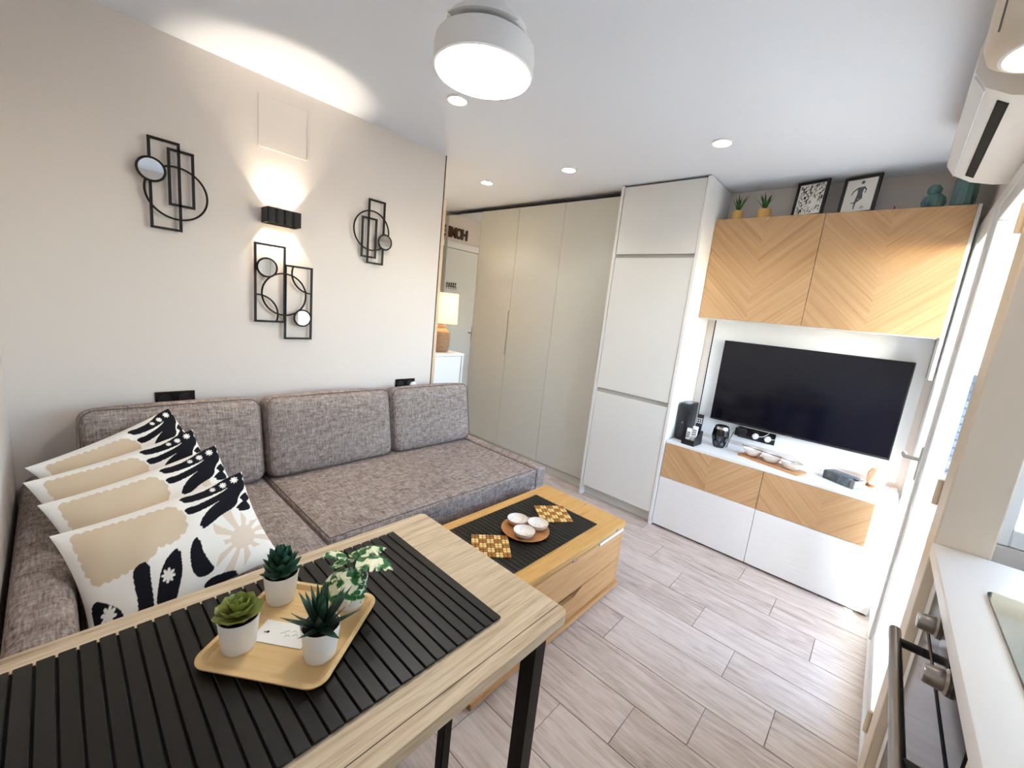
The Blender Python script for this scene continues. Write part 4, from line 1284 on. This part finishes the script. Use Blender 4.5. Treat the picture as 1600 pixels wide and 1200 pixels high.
bo = thing('serving_board', 'narrow wooden board holding three white bowls under the television', 'board', (-.412, 2.975, ZT), rz=math.radians(-16))
part('board', MB().prism(round_rect(-.182, .182, -.062, .062, .012, 4), .0, .010, 'xy'), 'board_wood', bo, local=True, ang=.5)
def boat(k, label):
    dx = -.118 + k * .116
    ca_, sa_ = math.cos(math.radians(-16)), math.sin(math.radians(-16))
    t_ = thing('snack_bowl', label, 'bowl', (-.412 + dx * ca_, 2.975 + dx * sa_, ZT + .0102), rz=math.radians(-16), group='white bowls on the wooden board')
    sq = lambda a: (1 + .10 * math.cos(3 * a + .4))
    V_ = []; F_ = []; n = 36
    prof = [(.018, 0), (.036, .010), (.050, .032), (.055, .046), (.053, .0465), (.047, .033), (.032, .013), (.001, .009)]
    mb = MB().lathe(prof, n=n, cap1=False, ribs=lambda a, z: sq(a) * 1.0)
    part('body', mb, 'bowl_glaze', t_, local=True)
    part('rim', MB().tube([(.054 * sq(a) * math.cos(a), .054 * sq(a) * math.sin(a), .0465) for a in [2 * PI * i / n for i in range(n)]], .0014, 6, closed=True), 'bowl_clay', t_, local=True)
boat(0, 'white bowl on the wooden board, nearest the speaker'); boat(1, 'white bowl in the middle of the wooden board'); boat(2, 'white bowl on the wooden board, nearest the grey case')
solo('wooden_skewer', MB().tube([(-.60, 3.035, ZT + .062), (-.29, 2.945, ZT + .058)], .0025, 6), 'string_brown', 'thin brown stick laid across the white bowls', 'stick')
gc = thing('charger_case', 'grey boxy device with round button near the salt lamp', 'device', (-.055, 3.0, ZT), rz=math.radians(-30))
part('case', MB().box(-.085, .062, -.045, .045, 0, .052, .006, 2), 'card_case', gc, local=True)
part('end_cap', MB().box(.0622, .088, -.044, .044, .001, .048, .005, 2), 'grey_plastic', gc, local=True)
mb = MB().lathe([(.012, 0), (.012, .004), (.009, .006), (.001, .006)], (.072, -.012, .048), 20, cap1=False)
part('button', mb, 'black_gloss', gc, local=True)
part('cable', MB().tube([(-.085, 0, .02), (-.11, .004, .016), (-.125, .01, .03), (-.15, .02, .012)], .002, 6), 'white_plastic', gc, local=True)
sa = thing('salt_lamp', 'small orange pink salt lamp at the right end of the media unit', 'lamp', (.082, 3.11, ZT))
me_ = MB().lathe([(.030, .014), (.042, .03), (.045, .055), (.040, .085), (.026, .108), (.010, .114)], n=14, ribs=lambda a, z: 1 + .06 * math.sin(5 * a + 40 * z))
part('rock', me_, 'salt_rock', sa, local=True, ang=.4)
part('base', MB().lathe([(.036, 0), (.038, .004), (.034, .014)], n=24), 'salt_base', sa, local=True)
part('cord', MB().tube([(.034, 0, .006), (.05, -.006, .003), (.062, .004, .012), (.072, .0, .026), (.085, .01, .028)], .002, 6), 'string_brown', sa, local=True)

# ------------------------------------------------------------------ air conditioner and kitchen ceiling lamp
ac = thing('air_conditioner', 'white wall air conditioner above the balcony door', 'air conditioner', (.12, 2.2, 2.10))
prof = [(.224, 2.335), (.050, 2.335), (.026, 2.315), (.020, 2.26), (.022, 2.205), (.050, 2.160), (.105, 2.128), (.170, 2.112), (.224, 2.108)]
part('body', MB().prism(prof, 1.80, 2.60, 'xz'), 'white_plastic', ac, ang=.6)
sl2 = MB().prism([(.084, 2.1405), (.110, 2.1280), (.111, 2.1310), (.085, 2.1435)], 1.85, 2.535, 'xz')
sl2.v = [(p[0] - .002, p[1], p[2] - .003) for p in sl2.v]
part('outlet_slot', sl2, 'dark_gap', ac)
part('flap', MB().prism([(.024, 2.198), (.052, 2.155), (.054, 2.157), (.027, 2.200)], 1.81, 2.59, 'xz').xform(Matrix.Translation((-.002, 0, -.001))), 'white_panel', ac)
kl = thing('kitchen_lamp', 'cream drum shaped ceiling lamp with bright underside near the air conditioner', 'ceiling lamp', (.14, 1.56, 2.11))
kc = (.140, 1.56, 2.11)
part('drum', MB().lathe([(.088, .0), (.108, .012), (.118, .04), (.120, .254)], kc, 48, cap0=False), 'beige_pvc', kl)
part('rim', MB().lathe([(.088, .0), (.080, -.002), (.076, .004), (.084, .010)], kc, 48, cap0=False, cap1=False), 'white_plastic', kl)
part('diffuser', MB().lathe([(.0005, .006), (.078, .006)], kc, 40, cap0=False, cap1=False), 'bulb_warm', kl)
part('seam', MB().tube([(.140 - .1195 * math.cos(-.55), 1.56 + .1195 * math.sin(-.55), z) for z in (2.15, 2.25, 2.36)], .0018, 6), 'grey_plastic', kl)

# ------------------------------------------------------------------ kitchen unit
kb = thing('kitchen_cabinet', 'beige kitchen base unit under the worktop', 'cabinet', (.55, .75, 0))
part('carcass', MB().box(.235, .845, YN + .002, .93, .10, .858).box(.235, .845, 1.545, 1.61, .10, .858), 'beige_pvc', kb)
part('plinth', MB().box(.26, .28, YN + .002, 1.61, 0, .10), 'beige_pvc', kb)
part('filler_post', MB().box(.214, .235, 1.548, 1.608, .10, .858), 'white_plastic', kb)
part('door', MB().box(.214, .234, .35, .925, .105, .855, .002), 'beige_pvc', kb)
wt = solo('worktop', MB().box(.190, .848, YN + .002, 1.611, .860, .900, .004, 2), 'worktop_stone', 'pale stone kitchen worktop beside the balcony door', 'worktop')
hb = thing('induction_hob', 'black glass hob set on the worktop', 'hob', (.52, 1.1, .9003))
part('glass', MB().prism(round_rect(.262, .80, .80, 1.375, .018, 5), .9003, .906, 'xy'), 'hob_glass', hb, ang=.5)
part('zone_ring', MB().tube([(.40 + .08 * math.cos(a), 1.22 + .08 * math.sin(a), .9062) for a in [2 * PI * i / 32 for i in range(32)]], .0006, 4, closed=True), 'grey_plastic', hb)
ov = thing('oven', 'dark glass built in oven with two knobs and bar handle', 'oven', (.5, 1.24, .13))
part('case', MB().box(.236, .80, .94, 1.54, .13, .850), 'black_metal', ov)
part('control_panel', MB().box(.214, .235, .94, 1.54, .712, .852, .003), 'oven_glass', ov)
part('door', MB().box(.212, .235, .94, 1.54, .14, .704, .003), 'oven_glass', ov)
for i, y in enumerate((1.36, 1.14)):
    mb = MB().lathe([(.026, 0), (.026, .006), (.021, .010), (.019, .036), (.017, .040), (.001, .041)], n=28, cap1=False)
    mb.xform(Matrix.Translation((.214, y, .782)) @ Matrix.Rotation(-PI / 2, 4, 'Y'))
    part('knob', mb, 'steel', ov, ang=.5)
part('display', MB().prism([(1.19, .752), (1.31, .752), (1.325, .79), (1.29, .815), (1.21, .815), (1.175, .79)], .2125, .2139, 'yz'), 'black_gloss', ov)
hn = part('handle', MB().tube([(.160, .965, .655), (.160, 1.515, .655)], .013, 14), 'steel', ov)
for y in (1.02, 1.46):
    part('handle_mount', MB().tube([(.212, y, .655), (.160, y, .655)], .011, 10), 'black_plastic', hn)

# ------------------------------------------------------------------ entrance: door, sign, key rack, console, lamp
ed = bpy.data.objects.new('door_2', None); ed.location = (XE, 2.45, 0); link(ed)
tag(ed, 'white entrance door seen in the wardrobe mirror', kind='structure')
part('door_panel', MB().box(XE + .001, XE + .03, 2.16, 2.865, .005, 2.0, .003), 'cream_lacquer', ed)
part('lintel', MB().box(XE + .001, XE + .036, 2.08, 2.88, 2.006, 2.075, .003), 'white_lacquer', ed)
part('jamb', MB().box(XE + .001, XE + .036, 2.08, 2.155, .0, 2.005, .003), 'white_lacquer', ed)
hp = MB().box(XE + .03, XE + .036, 2.375, 2.405, .98, 1.16, .002).tube([(XE + .034, 2.39, 1.09), (XE + .075, 2.39, 1.09), (XE + .078, 2.40, 1.09), (XE + .078, 2.49, 1.09)], .008, 8)
part('handle', hp, 'steel', ed)
sg = thing('home_sign', 'dark wooden letters spelling HOME above the entrance door', 'sign', (XE + .001, 2.57, 2.12))
xcur = 0
for ch in 'HOME':
    tm_ = text_mesh(ch, .16, .018)
    wdt = max(p[0] for p in tm_.v) - min(p[0] for p in tm_.v)
    mn = min(p[0] for p in tm_.v)
    k = .085 / wdt
    # font plane (x, y) -> wall plane (y, z)
    tm_.v = [(.012 + p[2], xcur + (p[0] - mn) * k, p[1] * .95) for p in tm_.v]
    part('letter', tm_, 'wood_sign', sg, local=True, smooth=False)
    xcur += .080
kr = thing('key_rack', 'black script shaped key rack with five hooks on the entrance door', 'key rack', (XE + .031, 2.70, 1.58))
pts = []
for i in range(90):
    t_ = i / 89
    pts.append((.005, t_ * .135, .035 + .022 * math.sin(t_ * 2 * PI * 4.5) * (1 - .3 * t_)))
part('script', MB().tube([(.005, p[1] + .012 * math.cos(i / 89 * 2 * PI * 4.5), p[2]) for i, p in enumerate(pts)], .0035, 6), 'black_metal', kr, local=True)
part('rail', MB().tube([(.005, -.01, .010), (.005, .145, .010)], .003, 6), 'black_metal', kr, local=True)
for i in range(5):
    y = i * .034
    part('hook', MB().tube([(.005, y, .010), (.006, y, -.010), (.014, y, -.014), (.018, y, -.006)], .002, 6), 'black_metal', kr, local=True)

cs = thing('shoe_cabinet', 'tall slim white shoe cabinet behind the end of the sofa wall', 'cabinet', (-2.86, 2.13, 0))
part('body', MB().box(-3.02, -2.722, 1.90, 2.36, 0, .972), 'white_lacquer', cs)
part('front', MB().box(-2.7215, -2.700, 1.902, 2.345, .02, .970, .001), 'white_lacquer', cs)
part('side_panel', MB().box(-3.02, -2.700, 2.3605, 2.376, 0, .972), 'white_lacquer', cs)
part('top', MB().box(-3.022, -2.696, 1.898, 2.378, .973, .993, .001), 'white_lacquer', cs)
tl_ = thing('table_lamp', 'lit table lamp with cream shade and brown ceramic base', 'lamp', (-2.84, 2.225, .9935))
part('base', MB().lathe([(.058, 0), (.064, .006), (.074, .05), (.076, .11), (.072, .165), (.056, .190), (.036, .200), (.034, .222), (.040, .226)], n=32), 'sand_ceramic', tl_, local=True)
part('neck', MB().cyl((0, 0, .222), (0, 0, .27), .010, 12), 'steel', tl_, local=True)
part('shade', MB().lathe([(.128, .245), (.122, .495), (.1205, .495), (.1265, .245)], n=40, cap0=False, cap1=False), 'shade_fabric', tl_, local=True)
part('bulb', MB().lathe([(.012, .27), (.030, .31), (.032, .345), (.02, .372), (.001, .38)], n=20, cap1=False), 'bulb_warm', tl_, local=True)
lamp('table_lamp_light', 'POINT', (-2.84, 2.225, .9935 + .43), 6, (1, .82, .58), tl_, shadow_soft_size=.03)
